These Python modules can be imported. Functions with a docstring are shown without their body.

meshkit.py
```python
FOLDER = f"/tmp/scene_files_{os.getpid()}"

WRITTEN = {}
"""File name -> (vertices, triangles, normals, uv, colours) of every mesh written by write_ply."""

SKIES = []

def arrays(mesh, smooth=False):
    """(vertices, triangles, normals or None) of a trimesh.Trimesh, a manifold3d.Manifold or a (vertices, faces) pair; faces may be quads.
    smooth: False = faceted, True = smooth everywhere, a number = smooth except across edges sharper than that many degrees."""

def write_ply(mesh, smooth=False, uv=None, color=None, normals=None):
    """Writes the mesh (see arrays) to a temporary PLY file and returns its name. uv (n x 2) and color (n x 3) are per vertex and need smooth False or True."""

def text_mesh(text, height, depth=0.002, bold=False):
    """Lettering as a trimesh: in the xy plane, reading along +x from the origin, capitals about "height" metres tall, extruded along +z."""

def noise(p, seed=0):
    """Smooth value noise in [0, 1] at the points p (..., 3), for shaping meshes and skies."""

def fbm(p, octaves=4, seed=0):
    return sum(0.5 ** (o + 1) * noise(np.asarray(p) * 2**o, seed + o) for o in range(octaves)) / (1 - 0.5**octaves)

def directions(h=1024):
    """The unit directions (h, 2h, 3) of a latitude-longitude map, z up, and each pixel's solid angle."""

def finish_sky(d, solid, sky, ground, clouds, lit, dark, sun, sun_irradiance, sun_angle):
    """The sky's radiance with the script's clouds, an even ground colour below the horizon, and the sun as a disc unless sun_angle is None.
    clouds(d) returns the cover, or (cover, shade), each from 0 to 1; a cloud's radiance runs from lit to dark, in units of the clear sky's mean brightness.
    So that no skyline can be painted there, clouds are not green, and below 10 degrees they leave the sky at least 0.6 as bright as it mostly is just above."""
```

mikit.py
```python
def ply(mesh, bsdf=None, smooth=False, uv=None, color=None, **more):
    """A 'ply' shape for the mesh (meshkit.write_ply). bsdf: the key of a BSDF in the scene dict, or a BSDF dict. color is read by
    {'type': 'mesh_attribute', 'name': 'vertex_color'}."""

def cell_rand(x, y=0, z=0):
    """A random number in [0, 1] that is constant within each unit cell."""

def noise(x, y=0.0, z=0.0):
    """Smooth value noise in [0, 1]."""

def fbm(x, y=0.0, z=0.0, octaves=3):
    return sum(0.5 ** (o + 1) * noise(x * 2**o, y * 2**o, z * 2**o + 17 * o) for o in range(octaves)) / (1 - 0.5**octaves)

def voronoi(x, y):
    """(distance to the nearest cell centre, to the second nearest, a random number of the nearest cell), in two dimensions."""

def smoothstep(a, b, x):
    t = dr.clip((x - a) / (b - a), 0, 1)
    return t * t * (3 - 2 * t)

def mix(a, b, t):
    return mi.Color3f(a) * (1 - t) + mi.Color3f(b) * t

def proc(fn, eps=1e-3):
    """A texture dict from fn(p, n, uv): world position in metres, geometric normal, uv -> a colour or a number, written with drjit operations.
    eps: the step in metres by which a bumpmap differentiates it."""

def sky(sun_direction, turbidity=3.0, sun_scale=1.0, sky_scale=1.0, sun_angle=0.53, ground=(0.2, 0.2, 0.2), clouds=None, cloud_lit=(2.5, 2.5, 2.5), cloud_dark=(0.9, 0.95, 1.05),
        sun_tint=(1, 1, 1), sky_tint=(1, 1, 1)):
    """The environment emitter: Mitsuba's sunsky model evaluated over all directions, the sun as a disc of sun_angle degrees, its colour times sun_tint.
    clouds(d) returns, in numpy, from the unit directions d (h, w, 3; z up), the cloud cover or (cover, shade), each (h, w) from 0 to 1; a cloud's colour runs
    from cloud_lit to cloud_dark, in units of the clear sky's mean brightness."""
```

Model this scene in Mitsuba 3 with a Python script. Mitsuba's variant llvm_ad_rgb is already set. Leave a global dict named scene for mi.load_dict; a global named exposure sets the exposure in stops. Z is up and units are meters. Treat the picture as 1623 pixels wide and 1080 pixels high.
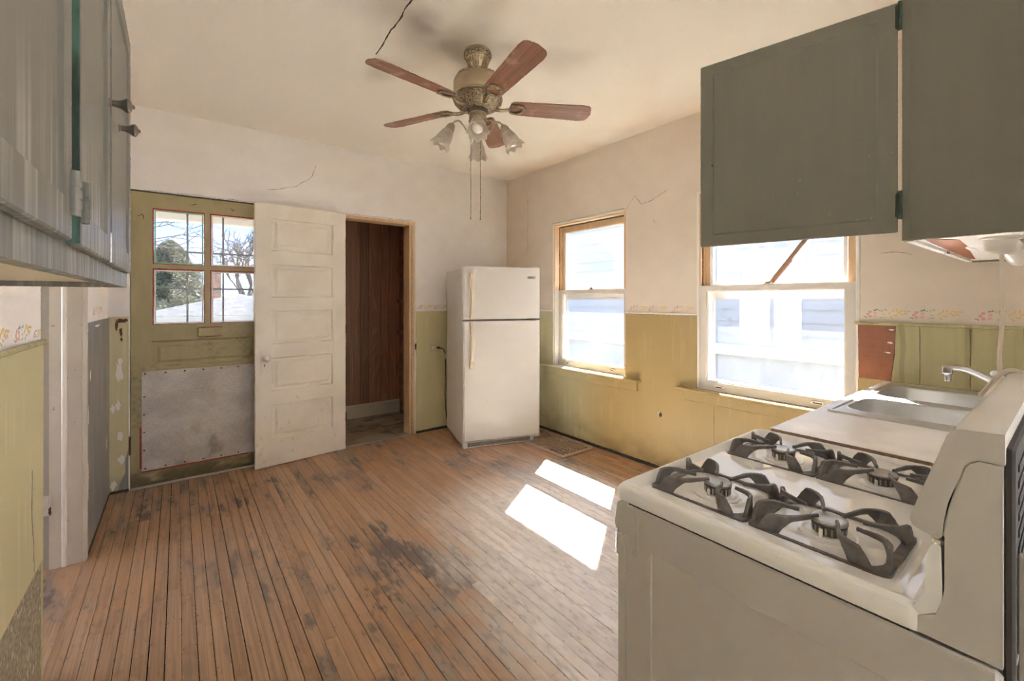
import math, random
import numpy as np
import trimesh
import drjit as dr
import mitsuba as mi
import manifold3d as m3
from shapely.geometry import Polygon, box as sbox
from shapely.ops import unary_union
import meshkit, mikit
from mikit import fbm, noise, smoothstep, mix, voronoi, cell_rand

T = mi.ScalarTransform4f
PI = math.pi
scene, labels = {}, {}

# ---------------------------------------------------------------- camera, sky, sun, exposure
EYE = np.array([0.0, 0.0, 1.36])
YAW = math.radians(37.436)
scene['camera'] = {'type': 'perspective', 'fov_axis': 'x', 'fov': 2 * math.degrees(math.atan(811.5 / 691.0)),
                   'principal_point_offset_y': (540 - 476.5) / 1080.0, 'near_clip': 0.02, 'far_clip': 500.0,
                   'to_world': T().look_at(EYE.tolist(), [math.sin(YAW), math.cos(YAW), 1.36], [0, 0, 1])}
SUN = (0.757, 0.497, 1.0)


def clouds(d):
    q = d / np.maximum(d[..., 2:3] + 0.25, 0.05)
    n = meshkit.fbm(np.stack([q[..., 0] * 1.3, q[..., 1] * 1.3, q[..., 0] * 0 + 3.1], -1), 5, 7)
    return np.clip((n - 0.42) * 4.0, 0, 0.9), np.clip((n - 0.6) * 2.0, 0, 0.5)


scene['sky'] = mikit.sky(SUN, turbidity=3.5, sun_scale=2.0, sky_scale=1.0, ground=(0.25, 0.25, 0.24), clouds=clouds,
                         cloud_lit=(1.72, 1.97, 2.4), cloud_dark=(1.03, 1.17, 1.42), sun_tint=(0.85, 1.02, 1.29), sky_tint=(0.85, 1.01, 1.31))
exposure = 5.0

# ---------------------------------------------------------------- geometry helpers


def box(x0, x1, y0, y1, z0, z1):
    m = trimesh.creation.box([x1 - x0, y1 - y0, z1 - z0])
    m.apply_translation([(x0 + x1) / 2, (y0 + y1) / 2, (z0 + z1) / 2])
    return m


def hull(pts):
    return trimesh.convex.convex_hull(np.asarray(pts, float))


def cbox(x0, x1, y0, y1, z0, z1, c=0.004):
    """Box with chamfered edges."""
    lo, hi = np.array([x0, y0, z0]), np.array([x1, y1, z1])
    c = min(c, 0.45 * (hi - lo).min())
    pts = []
    for sx in (0, 1):
        for sy in (0, 1):
            for sz in (0, 1):
                p = np.where([sx, sy, sz], hi, lo)
                d = np.where([sx, sy, sz], -c, c)
                for k in range(3):
                    q = p + d
                    q[k] = p[k]
                    pts.append(q)
    return hull(pts)


def rbox(x0, x1, y0, y1, z0, z1, r=0.01, n=3):
    """Box with rounded edges: the hull of eight corner spheres."""
    s = trimesh.creation.icosphere(subdivisions=n - 1 if n < 3 else 2, radius=r).vertices
    pts = [s + [x, y, z] for x in (x0 + r, x1 - r) for y in (y0 + r, y1 - r) for z in (z0 + r, z1 - r)]
    return hull(np.vstack(pts))


def cat(*ms):
    ms = [as_tm(m) for m in (ms[0] if len(ms) == 1 and isinstance(ms[0], (list, tuple)) else ms)]
    return trimesh.util.concatenate(ms)


def as_tm(m):
    if hasattr(m, 'to_mesh'):
        k = m.to_mesh()
        return trimesh.Trimesh(np.array(k.vert_properties[:, :3]), np.array(k.tri_verts), process=False)
    return m


def man(m):
    m = as_tm(m)
    return m3.Manifold(m3.Mesh(np.asarray(m.vertices, np.float32), np.asarray(m.faces, np.uint32)))


def cube(x0, x1, y0, y1, z0, z1):
    return m3.Manifold.cube([x1 - x0, y1 - y0, z1 - z0]).translate([x0, y0, z0])


def prism(poly, a, b, axis='z'):
    """Polygon extruded from a to b; axis x: polygon in (y, z); y: polygon in (z, x); z: polygon in (x, y)."""
    if not isinstance(poly, Polygon) and not hasattr(poly, 'geoms'):
        poly = Polygon(poly)
    ms = []
    for g in getattr(poly, 'geoms', [poly]):
        m = trimesh.creation.extrude_polygon(g, b - a, engine='earcut')
        m.apply_translation([0, 0, a])
        ms.append(m)
    m = trimesh.util.concatenate(ms)
    v = m.vertices
    if axis == 'x':
        m.vertices = np.stack([v[:, 2], v[:, 0], v[:, 1]], 1)
    elif axis == 'y':
        m.vertices = np.stack([v[:, 1], v[:, 2], v[:, 0]], 1)
    return m


def rrect(x0, x1, y0, y1, r, seg=5):
    return sbox(x0 + r, y0 + r, x1 - r, y1 - r).buffer(r, quad_segs=seg)


def loft(polys_z):
    """Hull of polygons at heights: [(polygon, z), ...]."""
    return hull(np.vstack([np.column_stack([np.array(p.exterior.coords)[:-1], np.full(len(p.exterior.coords) - 1, z)]) for p, z in polys_z]))


def lathe(profile, n=24, axis='z', at=(0, 0, 0)):
    """Closed solid of revolution from (radius, height) points."""
    pr = [(max(r, 0.0), z) for r, z in profile]
    if pr[0][0] > 1e-9:
        pr = [(0.0, pr[0][1])] + pr
    if pr[-1][0] > 1e-9:
        pr = pr + [(0.0, pr[-1][1])]
    m = trimesh.creation.revolve(np.array(pr), sections=n)
    if m.volume < 0:
        m.invert()
    v = m.vertices
    if axis == 'x':
        m.vertices = np.stack([v[:, 2], v[:, 0], v[:, 1]], 1)
    elif axis == 'y':
        m.vertices = np.stack([v[:, 1], v[:, 2], v[:, 0]], 1)
    m.apply_translation(at)
    return m


def tube(points, radii, sides=8, closed=True):
    p = np.asarray(points, float)
    t = np.gradient(p, axis=0)
    t /= np.linalg.norm(t, axis=1, keepdims=True) + 1e-12
    n = np.zeros_like(p)
    ref = np.array([0, 0, 1.0]) if abs(t[0, 2]) < 0.9 else np.array([1.0, 0, 0])
    n[0] = np.cross(t[0], ref)
    n[0] /= np.linalg.norm(n[0])
    for i in range(1, len(p)):
        q = n[i - 1] - t[i] * (n[i - 1] @ t[i])
        n[i] = q / (np.linalg.norm(q) + 1e-12)
    b = np.cross(t, n)
    ang = np.arange(sides) * 2 * PI / sides
    r = np.broadcast_to(radii, (len(p),))
    v = p[:, None] + r[:, None, None] * (np.cos(ang)[None, :, None] * n[:, None] + np.sin(ang)[None, :, None] * b[:, None])
    v = v.reshape(-1, 3)
    f = []
    for i in range(len(p) - 1):
        for j in range(sides):
            a, c = i * sides + j, i * sides + (j + 1) % sides
            f += [[a, c, c + sides], [a, c + sides, a + sides]]
    k = len(v)
    v = np.vstack([v, p[:1], p[-1:]])
    for j in range(sides):
        f.append([k, (j + 1) % sides, j])
        o = (len(p) - 1) * sides
        f.append([k + 1, o + j, o + (j + 1) % sides])
    m = trimesh.Trimesh(v, f, process=False)
    if m.volume < 0:
        m.invert()
    return m


def bez(pts, n=12):
    pts = [p[None] for p in np.asarray(pts, float)]
    t = np.linspace(0, 1, n)[:, None]
    while len(pts) > 1:
        pts = [(1 - t) * a + t * b for a, b in zip(pts[:-1], pts[1:])]
    return pts[0]


def crom(pts, n=6):
    """Catmull-Rom through the points."""
    p = np.asarray(pts, float)
    p = np.vstack([2 * p[0] - p[1], p, 2 * p[-1] - p[-2]])
    out = []
    for i in range(1, len(p) - 2):
        for t in np.linspace(0, 1, n, endpoint=False):
            out.append(0.5 * (2 * p[i] + (p[i + 1] - p[i - 1]) * t + (2 * p[i - 1] - 5 * p[i] + 4 * p[i + 1] - p[i + 2]) * t * t + (3 * p[i] - p[i - 1] - 3 * p[i + 1] + p[i + 2]) * t ** 3))
    out.append(p[-2])
    return np.array(out)


def frame(origin, ex, ey, ez):
    M = np.eye(4)
    M[:3, 0], M[:3, 1], M[:3, 2], M[:3, 3] = ex, ey, ez, origin
    return M


USED = {}


def key_for(name, parent=None):
    if parent is not None and parent.count('__') >= 2:      # never a fourth level
        parent = parent.rpartition('__')[0]
    base = name if parent is None else parent + '__' + name
    n = USED.get(base, -1) + 1
    USED[base] = n
    return base if n == 0 else f'{base}_{n:03d}'


def tag(k, label=None, cat_=None, group=None, kind=None):
    d = {}
    if label:
        d['label'] = label
    if cat_:
        d['category'] = cat_
    if group:
        d['group'] = group
    if kind:
        d['kind'] = kind
    if d:
        labels[k] = d
    return k


def add(name, mesh, mat, parent=None, label=None, cat_=None, group=None, kind=None, smooth=False, M=None, uv=None, color=None):
    k = key_for(name, parent)
    mesh = as_tm(mesh)
    if M is not None:
        mesh = mesh.copy()
        mesh.apply_transform(M)
    scene[k] = mikit.ply(mesh, mat, smooth=smooth, uv=uv, color=color)
    return tag(k, label, cat_, group, kind)


def thing(name, label, cat_, group=None, kind=None):
    return tag(key_for(name), label, cat_, group, kind)


def blob(cx, cy, rx, ry, seed, n=14, rough=0.35):
    rg = np.random.default_rng(seed)
    a = np.linspace(0, 2 * PI, n, endpoint=False)
    r = 1 + rough * (rg.random(n) - 0.5) * 2
    return Polygon(np.column_stack([cx + rx * r * np.cos(a), cy + ry * r * np.sin(a)])).buffer(0)


def ribbon(pts, w, seed=0):
    """A thin polyline crack as a polygon with a width that varies."""
    rg = np.random.default_rng(seed)
    p = np.asarray(pts, float)
    q = [p[0]]
    for a, b in zip(p[:-1], p[1:]):
        L = np.linalg.norm(b - a)
        k = max(2, int(L / 0.03))
        nrm = np.array([-(b - a)[1], (b - a)[0]]) / (L + 1e-9)
        for t in np.linspace(0, 1, k + 1)[1:]:
            q.append(a + (b - a) * t + nrm * (rg.random() - 0.5) * 0.008)
    q = np.array(q)
    t = np.gradient(q, axis=0)
    nn = np.stack([-t[:, 1], t[:, 0]], 1)
    nn /= np.linalg.norm(nn, axis=1, keepdims=True) + 1e-9
    ww = w * (0.35 + 0.65 * rg.random(len(q)))[:, None]
    return Polygon(np.vstack([q + nn * ww / 2, (q - nn * ww / 2)[::-1]])).buffer(0)


# ---------------------------------------------------------------- materials
def rgb(c):
    return {'type': 'rgb', 'value': [float(x) for x in c]}


def pbr(name, color, rough=0.5, metal=0.0, spec=0.5, bump=None, bscale=0.001, **kw):
    c = mikit.proc(color) if callable(color) else (color if isinstance(color, dict) else rgb(color))
    d = {'type': 'principled', 'base_color': c, 'roughness': mikit.proc(rough) if callable(rough) else float(rough), 'metallic': float(metal), 'specular': float(spec), **kw}
    if bump is not None:
        d = {'type': 'bumpmap', 'scale': bscale, 'tex': mikit.proc(bump), 'bsdf': d}
    scene[name] = {'type': 'twosided', 'bsdf': d}


C3 = mi.Color3f


def f_plaster(p, n, uv):
    a = fbm(p.x * 1.1 + 3, p.y * 1.1, p.z * 1.3, 4)
    b = fbm(p.x * 9, p.y * 9 + 5, p.z * 9, 3)
    c = mix((0.77, 0.74, 0.725), (0.82, 0.80, 0.79), smoothstep(0.3, 0.7, a))
    spots = smoothstep(0.74, 0.84, fbm(p.x * 31, p.y * 31, p.z * 31 + 9, 4))
    c = mix(c, (0.55, 0.46, 0.36), spots * 0.2)
    yel = smoothstep(0.5, 0.75, fbm(p.x * 0.7 + 8, p.y * 0.7, p.z * 1.0, 4))
    c = mix(c, (0.70, 0.62, 0.51), yel * 0.22)
    return c * (0.95 + 0.1 * b)


def f_plaster_warm(p, n, uv):
    c = f_plaster(p, n, uv)
    return C3(c.x * 0.865, c.y * 0.785, c.z * 0.68)  # warm bounced light painted into the right wall colour


def f_ceiling(p, n, uv):
    a = fbm(p.x * 0.8 + 9, p.y * 0.8 + 2, 1.0, 4)
    c = mix((0.71, 0.66, 0.585), (0.765, 0.725, 0.66), smoothstep(0.32, 0.66, a))
    # fan shadow painted into the colour as a smudge, water marks along the right wall
    fan_shadow = dr.exp(-(dr.square((p.x - 1.10) / 0.34) + dr.square((p.y - 2.02) / 0.24))) * smoothstep(0.25, 0.75, fbm(p.x * 3.5, p.y * 3.5, 7.0, 3))
    c = mix(c, (0.36, 0.32, 0.27), fan_shadow * 0.85)
    edge = dr.exp(-(3.087 - p.x) * 3.2) * smoothstep(0.35, 0.65, fbm(p.x * 2.2, p.y * 1.4, 3.0, 3))
    c = mix(c, (0.60, 0.45, 0.30), edge * 0.6)
    return c


def f_olive(p, n, uv):
    a = fbm(p.x * 1.3, p.y * 1.3, p.z * 0.9 + 4, 3)
    s = fbm(p.x * 40, p.y * 40, p.z * 3, 2)
    c = mix((0.52, 0.475, 0.285), (0.59, 0.54, 0.33), smoothstep(0.3, 0.7, a))
    c = mix(c, (0.66, 0.60, 0.38), smoothstep(0.62, 0.8, s) * 0.35)
    low = smoothstep(0.35, 0.02, p.z) * smoothstep(0.42, 0.7, fbm(p.x * 6, p.y * 6, p.z * 6, 3))
    c = mix(c, (0.17, 0.14, 0.07), low * 0.3)
    specks = smoothstep(0.80, 0.84, noise(p.x * 150, p.y * 150, p.z * 150)) * smoothstep(0.6, 0.75, fbm(p.x * 2, p.y * 2, p.z * 2 + 8, 2))
    return mix(c, (0.13, 0.09, 0.05), specks * 0.18 * smoothstep(0.0, 0.4, p.x))


def f_ochre(p, n, uv):
    c = f_olive(p, n, uv)
    k = smoothstep(3.2, 2.55, p.y)
    return mix(c * 0.95, C3(c.x * 0.72, c.y * 0.575, c.z * 0.415), k)  # floor bounce painted in: olive paint turns ochre away from the corner


def f_door_green(p, n, uv):
    a = fbm(p.x * 3, p.y * 3, p.z * 2, 4)
    s = fbm(p.x * 30, p.y * 4, p.z * 5, 2)
    c = mix((0.33, 0.285, 0.15), (0.40, 0.345, 0.19), s)
    grime = smoothstep(0.42, 0.66, a * 0.7 + 0.3 * fbm(p.x * 40, p.y, p.z * 40, 3)) * smoothstep(1.35, 0.9, p.z)
    low = smoothstep(0.20, 0.03, p.z) * smoothstep(0.25, 0.5, fbm(p.x * 7, p.y, p.z * 12, 3))
    c = mix(c, (0.13, 0.105, 0.05), grime * 0.55)
    return mix(c, (0.07, 0.055, 0.03), low * 0.8)


def f_cream(p, n, uv):
    a = fbm(p.x * 5, p.y * 5, p.z * 4, 4)
    c = mix((0.74, 0.685, 0.60), (0.80, 0.75, 0.67), smoothstep(0.3, 0.7, a))
    scuff = smoothstep(0.66, 0.76, fbm(p.x * 34, p.y * 34, p.z * 20, 4)) * smoothstep(1.2, 0.1, p.z)
    return mix(c, (0.40, 0.32, 0.23), scuff * 0.35)


def f_jambpaint(p, n, uv):
    a = fbm(p.x * 6, p.y * 6, p.z * 5, 4)
    c = mix((0.50, 0.45, 0.38), (0.58, 0.53, 0.46), a)
    chip = smoothstep(0.76, 0.79, fbm(p.x * 40, p.y * 40, p.z * 26, 4))
    return mix(c, (0.20, 0.16, 0.12), chip * 0.6)


def f_greypaint(p, n, uv):
    s = fbm(p.x * 8, p.y * 18, p.z * 2.5, 3)
    c = mix((0.20, 0.20, 0.20), (0.27, 0.268, 0.265), s)
    chip = smoothstep(0.79, 0.82, fbm(p.x * 40, p.y * 40, p.z * 40, 3))
    return mix(c, (0.45, 0.42, 0.38), chip * 0.4)


def f_kick(p, n, uv):
    a = fbm(p.x * 7, p.y * 7, p.z * 7, 4)
    b = noise(p.x * 120, p.y * 120, p.z * 120)
    c = mix((0.46, 0.43, 0.40), (0.55, 0.525, 0.495), smoothstep(0.3, 0.7, a))
    c = c * (0.88 + 0.24 * b)
    d = smoothstep(0.55, 0.75, fbm(p.x * 9 + 4, p.y, p.z * 5, 4)) * smoothstep(0.55, 0.15, p.z)
    return mix(c, (0.19, 0.145, 0.10), d * 0.7)


def f_cabinet(p, n, uv):
    s = fbm(p.x * 45, p.y * 45, p.z * 2.2, 3)
    a = fbm(p.x * 3, p.y * 3, p.z * 2, 3)
    c = mix((0.155, 0.15, 0.113), (0.195, 0.19, 0.15), 0.5 * s + 0.5 * a)
    g = smoothstep(0.76, 0.83, fbm(p.x * 150, p.y * 150, p.z * 45, 3)) * smoothstep(0.5, 0.7, fbm(p.x * 3 + 4, p.y * 3, p.z * 3, 2))
    return mix(c, (0.20, 0.30, 0.22), g * 0.6)


def f_cabinet_old(p, n, uv):
    s = fbm(p.x * 130, p.y * 130, p.z * 4.0, 3)
    a = fbm(p.x * 4, p.y * 4, p.z * 3, 4)
    c = mix((0.105, 0.102, 0.085), (0.142, 0.138, 0.118), 0.35 * s + 0.65 * a)
    worn = smoothstep(1.60, 1.42, p.z) * smoothstep(0.40, 0.75, 0.6 * s + 0.4 * a)
    return mix(c, (0.36, 0.345, 0.30), worn * 0.6)


def f_darkgreen(p, n, uv):
    a = smoothstep(0.42, 0.62, fbm(p.x * 60, p.y * 60, p.z * 9, 4))
    return mix((0.022, 0.035, 0.024), (0.06, 0.12, 0.085), a)


def f_board(p, n, uv):
    tone, seed = uv.x, uv.y * 91.7
    g = fbm(p.x * 70 + seed, p.y * 2.2 + seed, 0.0, 3)
    g2 = noise(p.x * 260 + seed * 3, p.y * 5, 0.0)
    c = mix((0.36, 0.205, 0.115), (0.54, 0.345, 0.215), 0.5 * tone + 0.5 * g)
    c = c * (0.84 + 0.32 * g2)
    # varnish worn off: grey, in large islands and along single boards
    big = fbm(p.x * 1.5 + 2.3, p.y * 0.9 + 0.4, 3.0, 4)
    mid = fbm(p.x * 8.0 + tone * 2, p.y * 3.5, 9.0, 4)
    cen = dr.exp(-(dr.square((p.x - 0.86) / 0.30) + dr.square((p.y - 2.05) / 0.55))) + 0.6 * dr.exp(-(dr.square((p.x - 0.35) / 0.25) + dr.square((p.y - 3.65) / 0.35)))
    w = smoothstep(0.50, 0.63, big * 0.55 + mid * 0.45 + 0.15 * cen + 0.05 * (tone - 0.5))
    c = mix(c, mix((0.33, 0.245, 0.185), (0.255, 0.205, 0.17), smoothstep(0.35, 0.65, mid)), w * 0.8)
    fine = fbm(p.x * 60 + seed, p.y * 22, 2.0, 3)
    dk = smoothstep(0.53, 0.66, fbm(p.x * 9, p.y * 4.5, 21.0, 4) * 0.52 + 0.23 * mid + 0.25 * fine + 0.13 * cen + 0.09 * (tone - 0.5)) * smoothstep(0.25, 0.8, w * 0.6 + cen * 0.8)
    c = mix(c, (0.125, 0.105, 0.092), dk * 0.8)
    spk = smoothstep(0.58, 0.70, fine * 0.75 + 0.25 * mid) * (0.35 + 0.65 * w)
    c = mix(c, (0.13, 0.10, 0.085), spk * 0.55)
    bare_ = smoothstep(0.60, 0.68, fbm(p.x * 7 + 5, p.y * 2.6, 33.0, 4)) * (1 - dk)
    c = mix(c, (0.50, 0.285, 0.15), bare_ * 0.55)
    pale = smoothstep(-0.15, 0.55, p.x - 0.85 - 0.35 * (p.y - 1.5) + 0.5 * (mid - 0.5)) * smoothstep(3.0, 2.3, p.y) * smoothstep(2.75, 2.3, p.x)  # window reflection painted into the boards as a paler area
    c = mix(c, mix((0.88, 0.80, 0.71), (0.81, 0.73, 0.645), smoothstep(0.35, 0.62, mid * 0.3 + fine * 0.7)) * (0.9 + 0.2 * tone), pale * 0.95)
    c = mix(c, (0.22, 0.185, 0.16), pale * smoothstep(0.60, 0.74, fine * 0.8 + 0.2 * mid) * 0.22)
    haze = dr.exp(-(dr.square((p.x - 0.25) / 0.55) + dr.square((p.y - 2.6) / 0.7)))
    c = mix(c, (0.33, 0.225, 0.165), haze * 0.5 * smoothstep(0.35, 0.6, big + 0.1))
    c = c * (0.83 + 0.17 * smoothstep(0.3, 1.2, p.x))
    nail = smoothstep(0.045, 0.03, dr.abs(dr.abs((p.x + 0.39) / 0.0502 - dr.floor((p.x + 0.39) / 0.0502) - 0.5) - 0.40)) * smoothstep(0.012, 0.006, dr.abs(p.y / 0.41 + tone - dr.floor(p.y / 0.41 + tone) - 0.5))
    return mix(c, (0.03, 0.025, 0.02), nail * 0.6)


def f_board_rough(p, n, uv):
    return 0.30 + 0.22 * fbm(p.x * 9, p.y * 4, 5.0, 3)


def f_panelwood(p, n, uv):
    seed = uv.y * 60
    g = fbm(p.x * 55 + seed, p.y * 3, p.z * 1.6 + 0.35 * fbm(p.x * 9, p.z * 2, 0.0, 2), 4)
    ring = 0.5 + 0.5 * dr.sin(60 * (fbm(p.x * 7 + seed, p.z * 0.9, 1.0, 2) + p.x * 2.0))
    c = mix((0.21, 0.10, 0.06), (0.40, 0.22, 0.14), g)
    return mix(c, (0.46, 0.31, 0.21), smoothstep(0.72, 0.98, ring) * 0.55 * g) * (0.75 + 0.5 * uv.x)


def f_tile(p, n, uv):
    a = fbm(p.x * 3.2, p.y * 7, 2.0, 4)
    c = mix((0.30, 0.24, 0.17), (0.42, 0.355, 0.27), smoothstep(0.3, 0.7, a))
    return mix(c, (0.15, 0.105, 0.065), smoothstep(0.58, 0.7, fbm(p.x * 7, p.y * 12, 4.0, 4)) * 0.6)


def f_rawwood(p, n, uv):
    g = fbm(p.x * 60, p.y * 60, p.z * 3.5, 3)
    return mix((0.54, 0.36, 0.20), (0.70, 0.51, 0.32), g)


def f_blade(p, n, uv):
    # grain runs along the blade (uv.x is along, uv.y across)
    g = fbm(uv.x * 6, uv.y * 130, 2.0, 4)
    c = mix((0.16, 0.068, 0.042), (0.29, 0.145, 0.092), g)
    dust = smoothstep(0.52, 0.75, fbm(uv.x * 14, uv.y * 14, 5.0, 4))
    return mix(c, (0.40, 0.285, 0.22), dust * 0.5)


def f_brass(p, n, uv):
    a = fbm(p.x * 60, p.y * 60, p.z * 60, 3)
    return mix((0.26, 0.19, 0.115), (0.46, 0.37, 0.25), smoothstep(0.3, 0.7, a))


def f_ornate(p, n, uv):
    a = fbm(p.x * 210, p.y * 210, p.z * 210, 2)
    return mix((0.12, 0.088, 0.058), (0.44, 0.355, 0.245), smoothstep(0.30, 0.70, a))


def f_ornate_h(p, n, uv):
    return fbm(p.x * 210, p.y * 210, p.z * 210, 2)


def f_iron(p, n, uv):
    a = fbm(p.x * 35, p.y * 35, p.z * 35, 4)
    c = mix((0.085, 0.078, 0.072), (0.23, 0.22, 0.212), a)
    return mix(c, (0.13, 0.085, 0.055), smoothstep(0.56, 0.72, fbm(p.x * 60 + 4, p.y * 60, p.z * 60, 3)) * 0.6)


def f_enamel(p, n, uv):
    a = fbm(p.x * 7, p.y * 7, p.z * 7, 3)
    c = mix((0.465, 0.44, 0.405), (0.50, 0.475, 0.44), a)
    s = smoothstep(0.86, 0.89, noise(p.x * 150, p.y * 150, p.z * 150)) * smoothstep(0.5, 0.75, a)
    return c


def f_fridge(p, n, uv):
    a = fbm(p.x * 5, p.y * 5, p.z * 5, 3)
    c = mix((0.635, 0.62, 0.595), (0.675, 0.66, 0.635), a)
    s = smoothstep(0.86, 0.90, noise(p.x * 70, p.y * 70, p.z * 70)) * smoothstep(0.9, 0.2, p.z)
    return mix(c, (0.42, 0.34, 0.27), s * 0.25)


def f_steel_rough(p, n, uv):
    return 0.30 + 0.14 * fbm(p.x * 8, p.y * 90, p.z * 8, 2)


def f_counter(p, n, uv):
    a = fbm(p.x * 6, p.y * 6, 1.0, 4)
    return mix((0.74, 0.725, 0.70), (0.83, 0.82, 0.80), smoothstep(0.3, 0.6, a))


def f_chipboard(p, n, uv):
    return mix((0.16, 0.095, 0.06), (0.38, 0.26, 0.185), fbm(p.x * 120, p.y * 120, p.z * 120, 3))


def f_masonite(p, n, uv):
    w = 0.5 * noise(p.x * 3, p.y * 220, p.z * 20) + 0.5 * noise(p.x * 3, p.y * 20, p.z * 220)
    a = fbm(p.x, p.y * 9, p.z * 7, 4)
    c = mix((0.20, 0.065, 0.032), (0.34, 0.135, 0.07), 0.5 * w + 0.5 * a)
    return mix(c, (0.42, 0.15, 0.05), smoothstep(1.06, 0.98, p.z) * a * 0.8)


def f_boardgreen(p, n, uv):
    s = fbm(p.x * 3, p.y * 55, p.z * 1.6, 3)
    c = mix((0.38, 0.335, 0.165), (0.47, 0.425, 0.23), s)
    return mix(c, (0.24, 0.20, 0.09), smoothstep(0.66, 0.74, fbm(p.x, p.y * 32 + 0.5 * noise(p.z * 9, p.y * 3), p.z * 0.8, 2)) * 0.5)


def f_embossed(p, n, uv):
    a = noise(p.x * 90, p.y * 90, p.z * 90)
    c = mix((0.20, 0.175, 0.11), (0.36, 0.33, 0.24), a)
    return mix(c, (0.52, 0.50, 0.44), smoothstep(0.74, 0.85, noise(p.x * 70 + 3, p.y * 70, p.z * 50)) * 0.7)


def f_embossed_h(p, n, uv):
    return noise(p.x * 90, p.y * 90, p.z * 90) + 0.6 * (0.5 + 0.5 * dr.sin(p.y * 150))


def f_register(p, n, uv):
    return mix((0.30, 0.20, 0.14), (0.44, 0.32, 0.24), fbm(p.x * 30, p.y * 30, p.z * 30, 3))


def f_siding(p, n, uv):
    a = fbm(p.x, p.y * 0.8, p.z * 5, 3)
    return mix((0.115, 0.13, 0.145), (0.165, 0.18, 0.195), a)


def f_shingle(p, n, uv):
    r = cell_rand(dr.floor(p.x / 0.3 + 0.5 * dr.floor(p.z / 0.07)), dr.floor(p.z / 0.07), 2)
    return mix((0.10, 0.10, 0.105), (0.15, 0.15, 0.155), r)


def f_brick(p, n, uv):
    row = dr.floor(p.z / 0.075)
    r = cell_rand(dr.floor((p.x + p.y) / 0.21 + 0.5 * row), row, 5)
    return mix((0.36, 0.18, 0.13), (0.50, 0.29, 0.22), r)


def f_needle(p, n, uv):
    a = fbm(p.x * 1.2, p.y * 1.2, p.z * 1.2, 3)
    return mix((0.17, 0.185, 0.11), (0.33, 0.34, 0.22), a)


def f_bark(p, n, uv):
    return mix((0.11, 0.09, 0.075), (0.20, 0.17, 0.15), fbm(p.x * 8, p.y * 8, p.z * 2, 3))


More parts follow.
